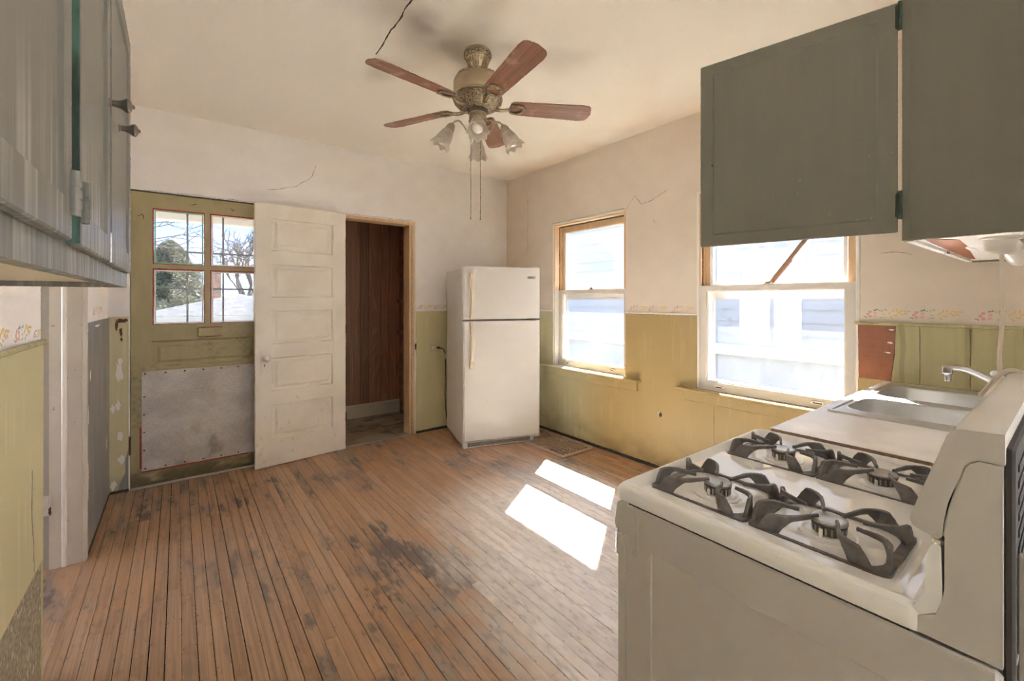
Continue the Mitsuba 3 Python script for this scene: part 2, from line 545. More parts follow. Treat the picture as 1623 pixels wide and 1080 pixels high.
def f_yard(p, n, uv):
    a = fbm(p.x * 0.6, p.y * 0.6, 0.0, 4)
    return mix((0.18, 0.17, 0.09), (0.32, 0.28, 0.20), a)


def f_concrete(p, n, uv):
    return mix((0.55, 0.53, 0.50), (0.66, 0.64, 0.60), fbm(p.x * 2, p.y * 2, p.z * 2, 4))


pbr('m_plaster', f_plaster, 0.75, spec=0.25)
pbr('m_plaster_warm', f_plaster_warm, 0.75, spec=0.25)
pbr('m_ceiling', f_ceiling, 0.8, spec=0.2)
pbr('m_olive', f_olive, 0.42, spec=0.4)
pbr('m_ochre', f_ochre, 0.42, spec=0.4)
pbr('m_door_green', f_door_green, 0.45, spec=0.4)
pbr('m_cream', f_cream, 0.45, spec=0.4)
pbr('m_jamb', f_jambpaint, 0.5, spec=0.4)
pbr('m_grey', f_greypaint, 0.35, spec=0.45)
pbr('m_kick', f_kick, 0.55, spec=0.4)
pbr('m_cabinet', f_cabinet, 0.42, spec=0.4)
pbr('m_cabinet_old', f_cabinet_old, 0.36, spec=0.5)
pbr('m_darkgreen', f_darkgreen, 0.5)
pbr('m_board', f_board, f_board_rough, spec=0.45)
pbr('m_panelwood', f_panelwood, 0.45, spec=0.4)
pbr('m_tile', f_tile, 0.4, spec=0.4)
pbr('m_rawwood', f_rawwood, 0.6, spec=0.3)
pbr('m_blade', f_blade, 0.4, spec=0.4)
pbr('m_brass', f_brass, 0.35, metal=0.85)
pbr('m_brass_plain', (0.50, 0.41, 0.29), 0.32, metal=0.8)
pbr('m_ornate', f_ornate, 0.4, metal=0.7, bump=f_ornate_h, bscale=0.003)
pbr('m_iron', f_iron, 0.42, metal=0.25, spec=0.5)
pbr('m_enamel', f_enamel, 0.22, spec=0.5, clearcoat=0.5, clearcoat_gloss=0.9)
pbr('m_enamel_top', (0.76, 0.75, 0.73), 0.07, spec=1.0, clearcoat=1.0, clearcoat_gloss=0.97)
pbr('m_fridge', f_fridge, 0.32, spec=0.5)
pbr('m_handle', (0.72, 0.62, 0.50), 0.4)
pbr('m_steel', (0.66, 0.65, 0.63), f_steel_rough, metal=0.85)
pbr('m_stick', (0.27, 0.165, 0.11), 0.6)
pbr('m_knob', (0.20, 0.17, 0.14), 0.33, metal=0.7)
pbr('m_rebate', (0.36, 0.325, 0.28), 0.6)
pbr('m_chrome', (0.75, 0.75, 0.76), 0.08, metal=1.0)
pbr('m_agedmetal', f_brass, 0.4, metal=0.7)
pbr('m_caps', (0.42, 0.405, 0.38), 0.28, metal=0.9)
pbr('m_gear', (0.11, 0.095, 0.08), 0.5, metal=0.5)
pbr('m_counter', f_counter, 0.30, spec=0.5)
pbr('m_chipboard', f_chipboard, 0.8)
pbr('m_masonite', f_masonite, 0.5)
pbr('m_boardgreen', f_boardgreen, 0.45)
pbr('m_embossed', f_embossed, 0.3, bump=f_embossed_h, bscale=0.004)
pbr('m_register', f_register, 0.6)
pbr('m_whitepaint', (0.72, 0.68, 0.62), 0.4)
pbr('m_sash', (0.60, 0.555, 0.505), 0.4)
pbr('m_black', (0.015, 0.014, 0.013), 0.6)
pbr('m_dark', (0.04, 0.035, 0.03), 0.8)
pbr('m_redpaint', (0.34, 0.035, 0.03), 0.5)
pbr('m_mint', (0.30, 0.50, 0.38), 0.5)
pbr('m_rust', (0.10, 0.035, 0.02), 0.7)
pbr('m_almond', (0.50, 0.42, 0.30), 0.45)
pbr('m_cord', (0.66, 0.58, 0.47), 0.7)
pbr('m_blackcord', (0.02, 0.02, 0.02), 0.5)
pbr('m_porcelain', (0.78, 0.74, 0.67), 0.2)
pbr('m_grille', (0.36, 0.33, 0.30), 0.5)
pbr('m_badge', (0.45, 0.43, 0.40), 0.3, metal=0.8)
pbr('m_print', {'type': 'mesh_attribute', 'name': 'vertex_color'}, 0.6)
pbr('m_siding', f_siding, 0.6)
pbr('m_shingle', f_shingle, 0.85)
pbr('m_brick', f_brick, 0.85)
pbr('m_bark', f_bark, 0.9)
pbr('m_yard', f_yard, 0.95)
pbr('m_concrete', f_concrete, 0.9)
pbr('m_outwhite', (0.74, 0.73, 0.70), 0.6)
pbr('m_alum', (0.62, 0.62, 0.60), 0.45, metal=0.3)
pbr('m_bars', (0.22, 0.23, 0.25), 0.5)
pbr('m_bulb', (0.82, 0.79, 0.74), 0.15)
scene['m_needle'] = {'type': 'twosided', 'bsdf': {'type': 'principled', 'base_color': mikit.proc(f_needle), 'roughness': 0.8}}
scene['m_tintglass'] = {'type': 'thindielectric', 'int_ior': 1.5, 'specular_transmittance': rgb((0.24, 0.245, 0.25))}
scene['m_glass'] = {'type': 'thindielectric', 'int_ior': 1.5}


def f_grime(p, n, uv):
    s = fbm(p.x * 30, p.y * 30, p.z * 1.6, 3)
    a = fbm(p.x * 4, p.y * 4, p.z * 4, 4)
    return 0.05 * (0.55 + 0.9 * s * a * 2)


scene['m_grime'] = {'type': 'mask', 'opacity': mikit.proc(f_grime),
                    'bsdf': {'type': 'principledthin', 'base_color': rgb((0.86, 0.88, 0.90)), 'roughness': 0.9, 'diff_trans': 1.1, 'spec_trans': 0.0, 'eta': 1.3}}


def f_shade(p, n, uv):
    return mix((0.50, 0.44, 0.37), (0.70, 0.64, 0.56), fbm(p.x * 45, p.y * 45, p.z * 45, 3))


scene['m_shade'] = {'type': 'principledthin', 'base_color': mikit.proc(f_shade), 'roughness': 0.45, 'diff_trans': 0.9, 'spec_trans': 0.12, 'eta': 1.45}

# ================================================================ THE SETTING
XL, XR, YB, YN, YR, ZC = -0.39, 3.087, 4.137, -0.06, -3.6, 2.767
WT = 0.16                                     # thickness of the outer walls
W1 = (2.405, 3.328, 0.69, 2.145)              # window over the register: y0, y1, z0, z1
W2 = (0.775, 1.745, 0.70, 2.165)              # window left of the sink
W3 = (-2.7, -0.9, 0.60, 2.35)                  # unseen window added for fill light, behind the camera, right wall
W4 = (1.48, 3.04, 0.20, 2.68)  # unseen rear window, added and sized for fill light
W5 = (2.70, 4.05, 0.60, 2.40)                 # unseen side room window added for fill light: y0, y1                    # its rear wall: x0, x1, z0, z1

# floor: subfloor and single boards
fl = add('floor', box(XL - 1.8, XR + 0.1, YR, YB + 0.02, -0.12, -0.012), 'm_dark', kind='structure',
         label='worn orange brown strip wood floor of the kitchen', cat_='floor')
PITCH = 0.0502
rg = np.random.default_rng(11)
nb = 0
for i in range(int((XR - XL) / PITCH) + 1):
    x0 = XL + i * PITCH
    x1 = min(x0 + PITCH - rg.choice([0.0018, 0.0026, 0.0036]), XR - 0.001)
    if x1 - x0 < 0.01:
        continue
    y = 0.2
    while y < YB - 0.02:
        L = rg.uniform(1.3, 3.4) if y > 0.2 else rg.uniform(0.6, 2.6)
        y1 = YB + 0.0 if y + L > YB - 0.5 else y + L
        dz = rg.normal(0, 0.0006)
        m = box(x0, x1, y, y1 - 0.0012, -0.012, 0.0 + dz * 0.5)
        t, s = rg.random(), rg.random()
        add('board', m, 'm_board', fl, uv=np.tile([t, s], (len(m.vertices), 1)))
        nb += 1
        y = y1
# the floor of the room behind the camera and of the side room, out of view
m = box(XL - 1.8, XR, YR, 0.199, -0.012, 0.0)
add('flooring', m, 'm_counter', fl, 'pale flooring of the room behind the camera')  # unseen floor kept pale to bounce fill light into the kitchen
m = box(XL - 1.8, XL - 0.001, 0.2, YB, -0.012, 0.0)
add('flooring', m, 'm_board', fl, uv=np.tile([0.5, 0.6], (len(m.vertices), 1)))

# ceiling
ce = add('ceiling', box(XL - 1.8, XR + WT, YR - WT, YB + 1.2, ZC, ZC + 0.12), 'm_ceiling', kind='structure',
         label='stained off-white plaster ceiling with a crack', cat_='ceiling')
CR = [(0.862, 1.86), (0.871, 2.004), (0.88, 2.087), (0.878, 2.212), (0.892, 2.329), (0.90, 2.447)]
add('crack', prism(ribbon(CR, 0.009, 3), ZC - 0.0015, ZC - 0.0002), 'm_dark', ce, label='dark crack in the ceiling plaster')

# back wall (the far one), with the outside door and the closet opening
GD = (-0.275, 0.635, 2.155)
CL = (1.20, 1.915, 2.155)
bw = cube(XL, XR, YB, YB + 0.13, 0, ZC) - cube(GD[0], GD[1], YB - 1, YB + 1, -1, GD[2]) - cube(CL[0], CL[1], YB - 1, YB + 1, -1, CL[2])
wb = add('wall_back', bw, 'm_plaster', kind='structure', label='far plaster wall with two door openings, white above and olive below', cat_='wall')
add('wainscot_panel', prism(sbox(0.022, 1.932, 1.25, XR - 0.001), YB - 0.007, YB, 'y'), 'm_olive', wb, label='olive painted wainscot panel beside the closet opening')
add('cap_strip', cbox(1.932, XR - 0.008, YB - 0.013, YB - 0.001, 1.248, 1.262, 0.003), 'm_plaster', wb)
cs = add('corner_strip', box(XL + 0.001, GD[0] - 0.006, YB - 0.012, YB, 0.02, 1.245), 'm_olive', wb, label='narrow olive strip with flaking paint between grey panel and outside door')
for i, (cx, cz, rx, rz, mt) in enumerate([(-0.315, 1.215, .028, .016, 'm_rust'), (-0.345, 1.185, .008, .034, 'm_rust'), (-0.322, 1.135, .007, .03, 'm_rust'), (-0.318, 1.085, .008, .012, 'm_rust'),
                                         (-0.33, 0.86, .019, .06, 'm_porcelain'), (-0.325, 0.93, .012, .02, 'm_porcelain'), (-0.335, 0.62, .014, .03, 'm_porcelain'), (-0.365, 0.60, .010, .03, 'm_porcelain'),
                                         (-0.325, 0.395, .014, .035, 'm_porcelain'), (-0.318, 0.235, .017, .03, 'm_porcelain'), (-0.362, 0.06, .016, .03, 'm_porcelain')]):
    add('paint_chip', prism([(z, x) for x, z in blob(cx, cz, rx, rz, 40 + i).exterior.coords], YB - 0.0128, YB - 0.0118, 'y'), mt, cs)
add('bare_patch', prism([(z, x) for x, z in [(-0.283, 0.30), (-0.30, 0.22), (-0.297, 0.14), (-0.33, 0.06), (-0.335, 0.022), (-0.283, 0.022)]], YB - 0.0128, YB - 0.0118, 'y'), 'm_grey', cs)
for i, pl in enumerate([[(0.60, 2.29), (0.668, 2.303), (0.814, 2.347), (0.942, 2.457), (0.968, 2.562)], [(-0.2, 2.163), (0.05, 2.168), (0.3, 2.166), (0.6, 2.168)], [(1.2, 2.165), (1.5, 2.168), (1.9, 2.166)]]):
    add('crack', prism(ribbon([(z, x) for x, z in pl], 0.004, 5 + i), YB - 0.0009, YB - 0.0001, 'y'), 'm_chipboard', wb)

# right wall with the two windows
rw = cube(XR, XR + WT, YR - WT, YB + 0.13, -0.5, ZC)
for w in (W1, W2, W3):
    rw = rw - cube(XR - 1, XR + 1, w[0], w[1], w[2], w[3])
wr = add('wall_right', rw, 'm_plaster_warm', kind='structure', label='plaster wall with two sash windows, white above and ochre below', cat_='wall')


def wpoly(y0, y1, z0, z1, cuts):
    p = sbox(y0, z0, y1, z1)
    for c in cuts:
        p = p.difference(sbox(*c))
    return p


WIN_CUTS = [(W1[0], 0.655, W1[1], 2), (W2[0] - 0.01, 0.655, W2[1] + 0.002, 2)]
for a, b in ((2.952, YB - 0.002), (1.62, 2.950), (0.775, 1.618)):
    add('wainscot_panel', prism(wpoly(a, b, 0.024, 1.25, WIN_CUTS), XR - 0.007, XR, 'x'), 'm_ochre', wr)
add('wainscot_panel', prism(wpoly(YN, 0.775, 0.024, 0.9205, []), XR - 0.007, XR, 'x'), 'm_ochre', wr)
for a, b in ((W1[1] + 0.002, YB - 0.014), (W2[1] + 0.002, W1[0] - 0.002)):
    add('cap_strip', cbox(XR - 0.012, XR - 0.001, a, b, 1.249, 1.260, 0.003), 'm_plaster', wr)
# behind the sink: cap strip, reddish hardboard patch, olive boards
add('cap_strip', cbox(XR - 0.02, XR, YN, 0.79, 1.222, 1.240, 0.004), 'm_boardgreen', wr, label='yellow green cap strip above the sink boards')
add('hardboard_patch', prism([(0.772, 0.921), (0.775, 1.221), (0.611, 1.221), (0.618, 1.05), (0.632, 0.921)], XR - 0.008, XR, 'x'), 'm_masonite', wr, label='bare reddish hardboard patch beside the window')
yb = [0.610, 0.513, 0.33, 0.15, YN]
for k in range(4):
    a, b = yb[k], yb[k + 1]
    j = 0.020 if k == 0 else 0.0
    add('splash_board', prism([(a - 0.0015 + j, 0.921), (a - 0.0015 + j * 0.3, 1.06), (a - 0.0015, 1.221), (b + 0.0015, 1.221), (b + 0.0015, 0.921)], XR - 0.010, XR, 'x'), 'm_boardgreen', wr,
        label='olive painted board behind the sink')
for i, (cy, cz, ry, rz) in enumerate([(0.628, 1.20, .012, .004), (0.633, 1.13, .012, .005), (0.642, 1.075, .015, .004)]):
    add('paint_chip', prism(blob(cy, cz, ry, rz, 77 + i), XR - 0.0095, XR - 0.0078, 'x'), 'm_counter', wr)
# gouge in the wainscot between the windows
hole = add('plaster_hole', prism(blob(2.062, 0.442, 0.019, 0.024, 5), XR - 0.0078, XR - 0.0068, 'x'), 'm_almond', wr, label='chipped hole in the ochre wainscot between the windows')
add('hole_core', prism(blob(2.058, 0.439, 0.013, 0.019, 6), XR - 0.0086, XR - 0.0072, 'x'), 'm_dark', hole)
for i, pl in enumerate([[(2.40, 2.15), (2.375, 2.19), (2.31, 2.25), (2.25, 2.17), (2.18, 2.175), (2.0, 2.24)], [(2.385, 1.70), (2.355, 1.68)], [(2.13, 2.02), (2.105, 1.99)], [(3.35, 2.155), (3.1, 2.155), (2.8, 2.16), (2.42, 2.165)],
                        [(0.68, 1.62), (0.60, 1.625), (0.55, 1.60)], [(3.75, 2.55), (3.74, 2.3), (3.75, 1.9)]]):
    add('crack', prism(ribbon(pl, 0.0035, 15 + i), XR - 0.0009, XR - 0.0001, 'x'), 'm_chipboard', wr)

# left wall with an opening to a side room
LO = (2.26, 3.185)
lw = cube(XL - 0.15, XL, YR - WT, YB + 0.13, 0, ZC) - cube(XL - 1, XL + 1, LO[0], LO[1], -1, 2.12)
wl = add('wall_left', lw, 'm_plaster', kind='structure', label='left plaster wall with a doorway, olive panel and grey panel below', cat_='wall')
add('wainscot_panel', prism([(YR, 0.44), (LO[0] - 0.012, 0.44), (LO[0] - 0.004, 1.205), (YR, 1.205)], XL, XL + 0.008, 'x'), 'm_olive', wl, label='olive wainscot panel under the left wall cabinet')
add('wainscot_edge', box(XL - 0.03, XL + 0.004, LO[0] - 0.004, LO[0] + 0.002, 0.0, 1.2), 'm_boardgreen', wl)
add('cap_strip', cbox(XL, XL + 0.018, YR, LO[0] + 0.018, 1.205, 1.222, 0.005), 'm_boardgreen', wl, label='olive cap strip ending at the doorway')
add('embossed_panel', box(XL, XL + 0.004, YR, LO[0] - 0.02, 0.012, 0.43), 'm_embossed', wl, label='crinkled embossed panel low on the left wall')
add('corner_bead', cbox(XL - 0.01, XL + 0.007, LO[0] - 0.022, LO[0] - 0.001, 0.0, 0.44, 0.004), 'm_boardgreen', wl)
sp = prism(ribbon([(2.125, 0.45), (2.12, 0.55), (2.095, 0.66), (2.10, 0.8)], 0.008, 8), XL + 0.0078, XL + 0.0086, 'x')
add('crack', sp, 'm_chipboard', wl)
gp = add('grey_panel', box(XL, XL + 0.008, LO[1] + 0.004, YB - 0.014, 0.02, 1.238), 'm_grey', wl, label='dark grey painted panel between doorway and outside door')
for i, (cy, cz, ry, rz) in enumerate([(3.3, 0.95, .012, .03), (3.22, 0.4, .01, .09), (3.98, 0.4, .012, .05), (3.55, 1.21, .09, .006), (3.23, 0.75, .006, .05), (3.21, 1.2, .01, .012)]):
    add('paint_chip', prism(blob(cy, cz, ry, rz, 90 + i), XL + 0.0078, XL + 0.0088, 'x'), 'm_porcelain', gp)
# doorway jamb (the face at y = 3.185 is the one in view)
tj = add('trim_1', box(XL - 0.127, XL + 0.006, LO[1] - 0.024, LO[1], 0, 2.12), 'm_jamb', kind='structure', label='chipped white door jamb of the left doorway', cat_='door jamb')
add('door_stop', cbox(XL - 0.082, XL - 0.062, LO[1] - 0.040, LO[1] - 0.023, 0, 2.10, 0.005), 'm_whitepaint', tj, label='white stop bead')
add('edge_bead', cbox(XL - 0.008, XL + 0.012, LO[1] - 0.03, LO[1] + 0.004, 0, 2.12, 0.004), 'm_jamb', tj)
add('jamb_head', box(XL - 0.17, XL + 0.006, LO[0], LO[1] - 0.024, 2.10, 2.12), 'm_jamb', tj)
add('jamb', box(XL - 0.17, XL - 0.004, LO[0], LO[0] + 0.02, 0, 2.10), 'm_jamb', tj)
add('jamb_rebate', box(XL - 0.20, XL - 0.1275, LO[1] - 0.008, LO[1] + 0.004, 0, 2.12), 'm_rebate', tj, label='grey shaded rebate of the jamb')
hg = add('hinge', cbox(XL - 0.170, XL - 0.126, LO[1] - 0.030, LO[1] - 0.0085, 0.275, 0.375, 0.003), 'm_jamb', tj, label='painted hinge leaf')
add('hinge_pin', lathe([(0.005, 0.272), (0.005, 0.378)], 8, at=(XL - 0.124, LO[1] - 0.030, 0)), 'm_jamb', hg)
add('hinge_chip', prism([(z, x) for x, z in blob(XL - 0.122, 0.30, 0.006, 0.022, 3).exterior.coords], LO[1] - 0.0362, LO[1] - 0.0350, 'y'), 'm_rust', hg)

# near wall beside the camera (behind the sink only, shortened to let fill light through) and the open room behind
wn = add('wall_near', box(1.625, XR, YN - 0.12, YN, 0, ZC), 'm_plaster', kind='structure', label='plaster wall behind the sink counter', cat_='wall')
rear = cube(XL - 0.15, XR + WT, YR - WT, YR, -0.5, ZC) - cube(W4[0], W4[1], YR - 1, YR + 1, W4[2], W4[3])
add('wall_rear', rear, 'm_plaster', kind='structure', label='rear wall of the open room behind the camera', cat_='wall')
# side room behind the left doorway
sr = cube(XL - 1.9, XL - 0.15, 0.8, YB + 0.13, 0, ZC) - cube(XL - 1.8, XL - 0.14, 0.9, YB, -1, ZC + 1) - cube(XL - 3, XL - 1, W5[0], W5[1], W5[2], W5[3])
add('wall_side_room', sr, 'm_plaster', kind='structure', label='walls of the small room beyond the left doorway', cat_='wall')

# closet behind the far wall
CB = 5.10
cw = cube(0.75, 2.25, YB + 0.13, CB + 0.1, 0, ZC) - cube(0.85, 2.165, YB, CB, -1, ZC + 1)
wc = add('wall_closet', cw, 'm_panelwood', kind='structure', label='dark wood panelled closet behind the door opening', cat_='wall')
edges = [0.86, 1.01, 1.22, 1.37, 1.515, 1.677, 1.776, 1.924, 2.025, 2.160]
for a, b in zip(edges[:-1], edges[1:]):
    m = box(a + 0.003, b - 0.003, CB - 0.010, CB - 0.0021, 0.15, 2.5)
    add('plank', m, 'm_panelwood', wc, uv=np.tile(rg.random(2), (len(m.vertices), 1)))
add('plank_backing', box(0.86, 2.154, CB - 0.002, CB, 0.15, 2.5), 'm_dark', wc)
m = box(2.155, 2.165, YB + 0.13, CB - 0.009, 0.15, 2.5)
add('side_plank', m, 'm_panelwood', wc, uv=np.tile([0.2, .3], (len(m.vertices), 1)))
for z in (0.55, 0.95, 1.33, 1.70):
    sh = add('shelf_cleat', box(2.12, 2.156, CB - 0.30, CB - 0.012, z, z + 0.045), 'm_chipboard', wc)
    add('cleat_end', box(2.118, 2.14, CB - 0.304, CB - 0.299, z + 0.005, z + 0.04), 'm_grille', sh)
add('baseboard_closet', prism([(CB - 0.001, 0), (CB - 0.022, 0), (CB - 0.022, 0.135), (CB - 0.012, 0.155), (CB - 0.001, 0.155)], 0.86, 2.154, 'x'), 'm_jamb', kind='structure', label='chipped white baseboard in the closet', cat_='baseboard')
tl = add('floor_closet', box(0.75, 2.25, YB - 0.01, CB + 0.1, -0.12, -0.011), 'm_dark', kind='structure', label='stained beige tile floor of the closet', cat_='floor')
for x0, x1 in ((0.86, 1.265), (1.27, 1.745), (1.75, 2.153)):
    for y0, y1 in ((YB + 0.012, 4.60), (4.604, CB - 0.023)):
        m = cbox(x0, x1, y0, y1, -0.011, -0.002, 0.0015)
        add('tile', m, 'm_tile', tl)
add('trim_2', cbox(CL[0], CL[1], YB - 0.012, YB + 0.03, -0.006, 0.006, 0.003), 'm_grille', kind='structure', label='worn grey threshold strip under the closet opening', cat_='threshold')
jb = add('trim_3', box(1.855, 1.915, YB - 0.004, YB + 0.135, 0, 2.125), 'm_rawwood', kind='structure', label='bare wood jamb of the closet opening', cat_='door jamb')
add('jamb_head', box(1.20, 1.915, YB - 0.004, YB + 0.135, 2.125, 2.155), 'm_rawwood', jb)
add('jamb_groove', box(1.880, 1.886, YB - 0.006, YB - 0.003, 0, 2.125), 'm_chipboard', jb)
add('edge_strip', cbox(1.908, 1.928, YB - 0.010, YB + 0.0, 0, 2.165, 0.003), 'm_whitepaint', jb)
add('jamb', box(1.20, 1.225, YB + 0.002, YB + 0.135, 0, 2.125), 'm_rawwood', jb)
add('strike', box(1.912, 1.931, YB - 0.011, YB - 0.004, 0.86, 0.92), 'm_rust', jb)

# dark gap between floor and walls where the baseboards are missing
for nm, m in (('wall_back', box(1.932, XR - 0.002, YB - 0.010, YB - 0.0001, 0.0, 0.0235)), ('wall_right', box(XR - 0.012, XR - 0.0001, YN, YB - 0.011, 0.0, 0.0235)), ('wall_left', box(XL + 0.0001, XL + 0.011, LO[1] + 0.005, YB - 0.015, 0.0, 0.0195)), ('wall_back', box(XL + 0.012, GD[0] - 0.006, YB - 0.014, YB - 0.0001, 0.0, 0.0195))):
    add('floor_gap', m, 'm_dark', {'wall_back': wb, 'wall_right': wr, 'wall_left': wl}[nm], 'dark gap above the floor')

# ---- stencilled flowers above the wainscot
PINK, PINK2, YEL, YEL2, GRN = (0.62, 0.30, 0.26), (0.66, 0.38, 0.33), (0.66, 0.46, 0.10), (0.60, 0.44, 0.16), (0.07, 0.085, 0.06)


def motif():
    s = 0.000494
    el = []
    for (x, y) in ((215, 810), (262, 822), (195, 838), (215, 862), (260, 858)):
        el.append((x, y, 17, 15, 0.3, PINK if (x + y) % 2 else PINK2))
    for (x, y, a) in ((335, 835, 0), (385, 822, 60), (418, 795, 70), (448, 790, 80), (485, 795, 30), (520, 797, 10), (548, 800, 0), (405, 868, -40), (438, 848, -20), (465, 815, 40), (490, 832, -50), (520, 825, -40)):
        el.append((x, y, 19 if a else 16, 9, math.radians(a), YEL if a > 0 else YEL2))
    for (x, y, rx, ry, a) in ((258, 792, 14, 6, 10), (278, 784, 12, 5, -50), (300, 795, 6, 4, 0), (320, 803, 6, 4, 0), (322, 790, 5, 4, 60), (347, 784, 11, 5, 50), (364, 792, 5, 3, 0), (165, 866, 7, 5, 20), (181, 873, 8, 5, -60), (318, 870, 14, 2, 5), (343, 865, 15, 2, 22)):
        el.append((x, y, rx, ry, math.radians(a), GRN))
    vs, fs, cs_ = [], [], []
    for (x, y, rx, ry, a, c) in el:
        k = 10
        t = np.arange(k) * 2 * PI / k
        ex = rx * np.cos(t)
        ey = ry * np.sin(t)
        px = (x - 155 + ex * math.cos(a) - ey * math.sin(a)) * s
        pz = (880 - y + ex * math.sin(a) + ey * math.cos(a)) * s
        o = len(vs)
        vs += [(u, w, 0.0006) for u, w in zip(px, pz)] + [(u, w, 0.0) for u, w in zip(px, pz)]
        cs_ += [c] * (2 * k)
        fs += [(o, o + j, o + j + 1) for j in range(1, k - 1)]
        for j in range(k):
            j2 = (j + 1) % k
            fs += [(o + j, o + k + j, o + k + j2), (o + j, o + k + j2, o + j2)]
    return np.array(vs), np.array(fs), np.array(cs_)


MV, MF, MC = motif()


def stencil(parent, origin, ea, n, faded=0.0, base=(0.66, 0.60, 0.52), sc=1.0):
    ea, n = np.array(ea, float), np.array(n, float)
    v = np.array(origin) + sc * MV[:, :1] * ea + sc * MV[:, 1:2] * np.array([0, 0, 1.0]) + MV[:, 2:3] * n
    c = MC * (1 - faded) + np.array(base) * faded
    m = trimesh.Trimesh(v, MF, process=False)
    k = key_for('flower_stencil', parent)
    scene[k] = mikit.ply(m, 'm_print', color=c)
    return k


for y in (2.375, 2.185, 1.965, 3.555, 3.76):
    stencil(wr, (XR - 0.0001, y, 1.268), (0, -1, 0), (-1, 0, 0), 0.25 if y < 3 else 0.55, sc=0.95)
for y in (0.752, 0.558, 0.318, 0.115):
    stencil(wr, (XR - 0.0001, y, 1.262), (0, -1, 0), (-1, 0, 0), 0.12)
for x in (1.945, 2.125, 2.32):
    stencil(wb, (x, YB - 0.0001, 1.268), (1, 0, 0), (0, -1, 0), 0.25, sc=0.9)
for y in (1.22, 1.46, 1.70, 1.94, 2.155):
    k = stencil(wl, (XL + 0.0001, y, 1.232), (0, 1, 0), (1, 0, 0), 0.3, sc=0.97 if y < 2.1 else 0.5)
for y in (3.45, 3.66):
    stencil(wl, (XL + 0.0001, y, 1.275), (0, 1, 0), (1, 0, 0), 0.72, sc=0.9)


# ================================================================ WINDOWS
def glass_pane(parent, axis, c, a0, a1, z0, z1, grime=True):
    """A single sheet of glass at coordinate c of the axis, with a film of dirt on it."""
    if axis == 'x':
        q = lambda c: np.array([[c, a0, z0], [c, a1, z0], [c, a1, z1], [c, a0, z1]])
    else:
        q = lambda c: np.array([[a0, c, z0], [a1, c, z0], [a1, c, z1], [a0, c, z1]])
    f = np.array([[0, 1, 2], [0, 2, 3]])
    k = key_for('pane', parent)
    scene[k] = mikit.ply(trimesh.Trimesh(q(c), f, process=False), 'm_glass')
    if grime:
        g = key_for('dirt_film', k if k.count('__') < 2 else parent)
        scene[g] = mikit.ply(trimesh.Trimesh(q(c + 0.0015), f, process=False), 'm_grime')
    return k


def sash(parent, name, x0, x1, y0, y1, z0, z1, st, top, bot, mat, glass_x, label=None, grime=True):
    m = cube(x0, x1, y0, y1, z0, z1) - cube(x0 - 1, x1 + 1, y0 + st, y1 - st, z0 + bot, z1 - top)
    k = add(name, m, mat, parent, label)
    # glazing bead, a step deeper
    b = cube(x0 + 0.010, x1 - 0.002, y0 + st, y1 - st, z0 + bot, z1 - top) - cube(x0 - 1, x1 + 1, y0 + st + 0.008, y1 - st - 0.008, z0 + bot + 0.008, z1 - top - 0.008)
    add('glazing_bead', b, 'm_whitepaint', k)
    glass_pane(k, 'x', glass_x, y0 + st + 0.004, y1 - st - 0.004, z0 + bot + 0.004, z1 - top - 0.004, grime)
    return k


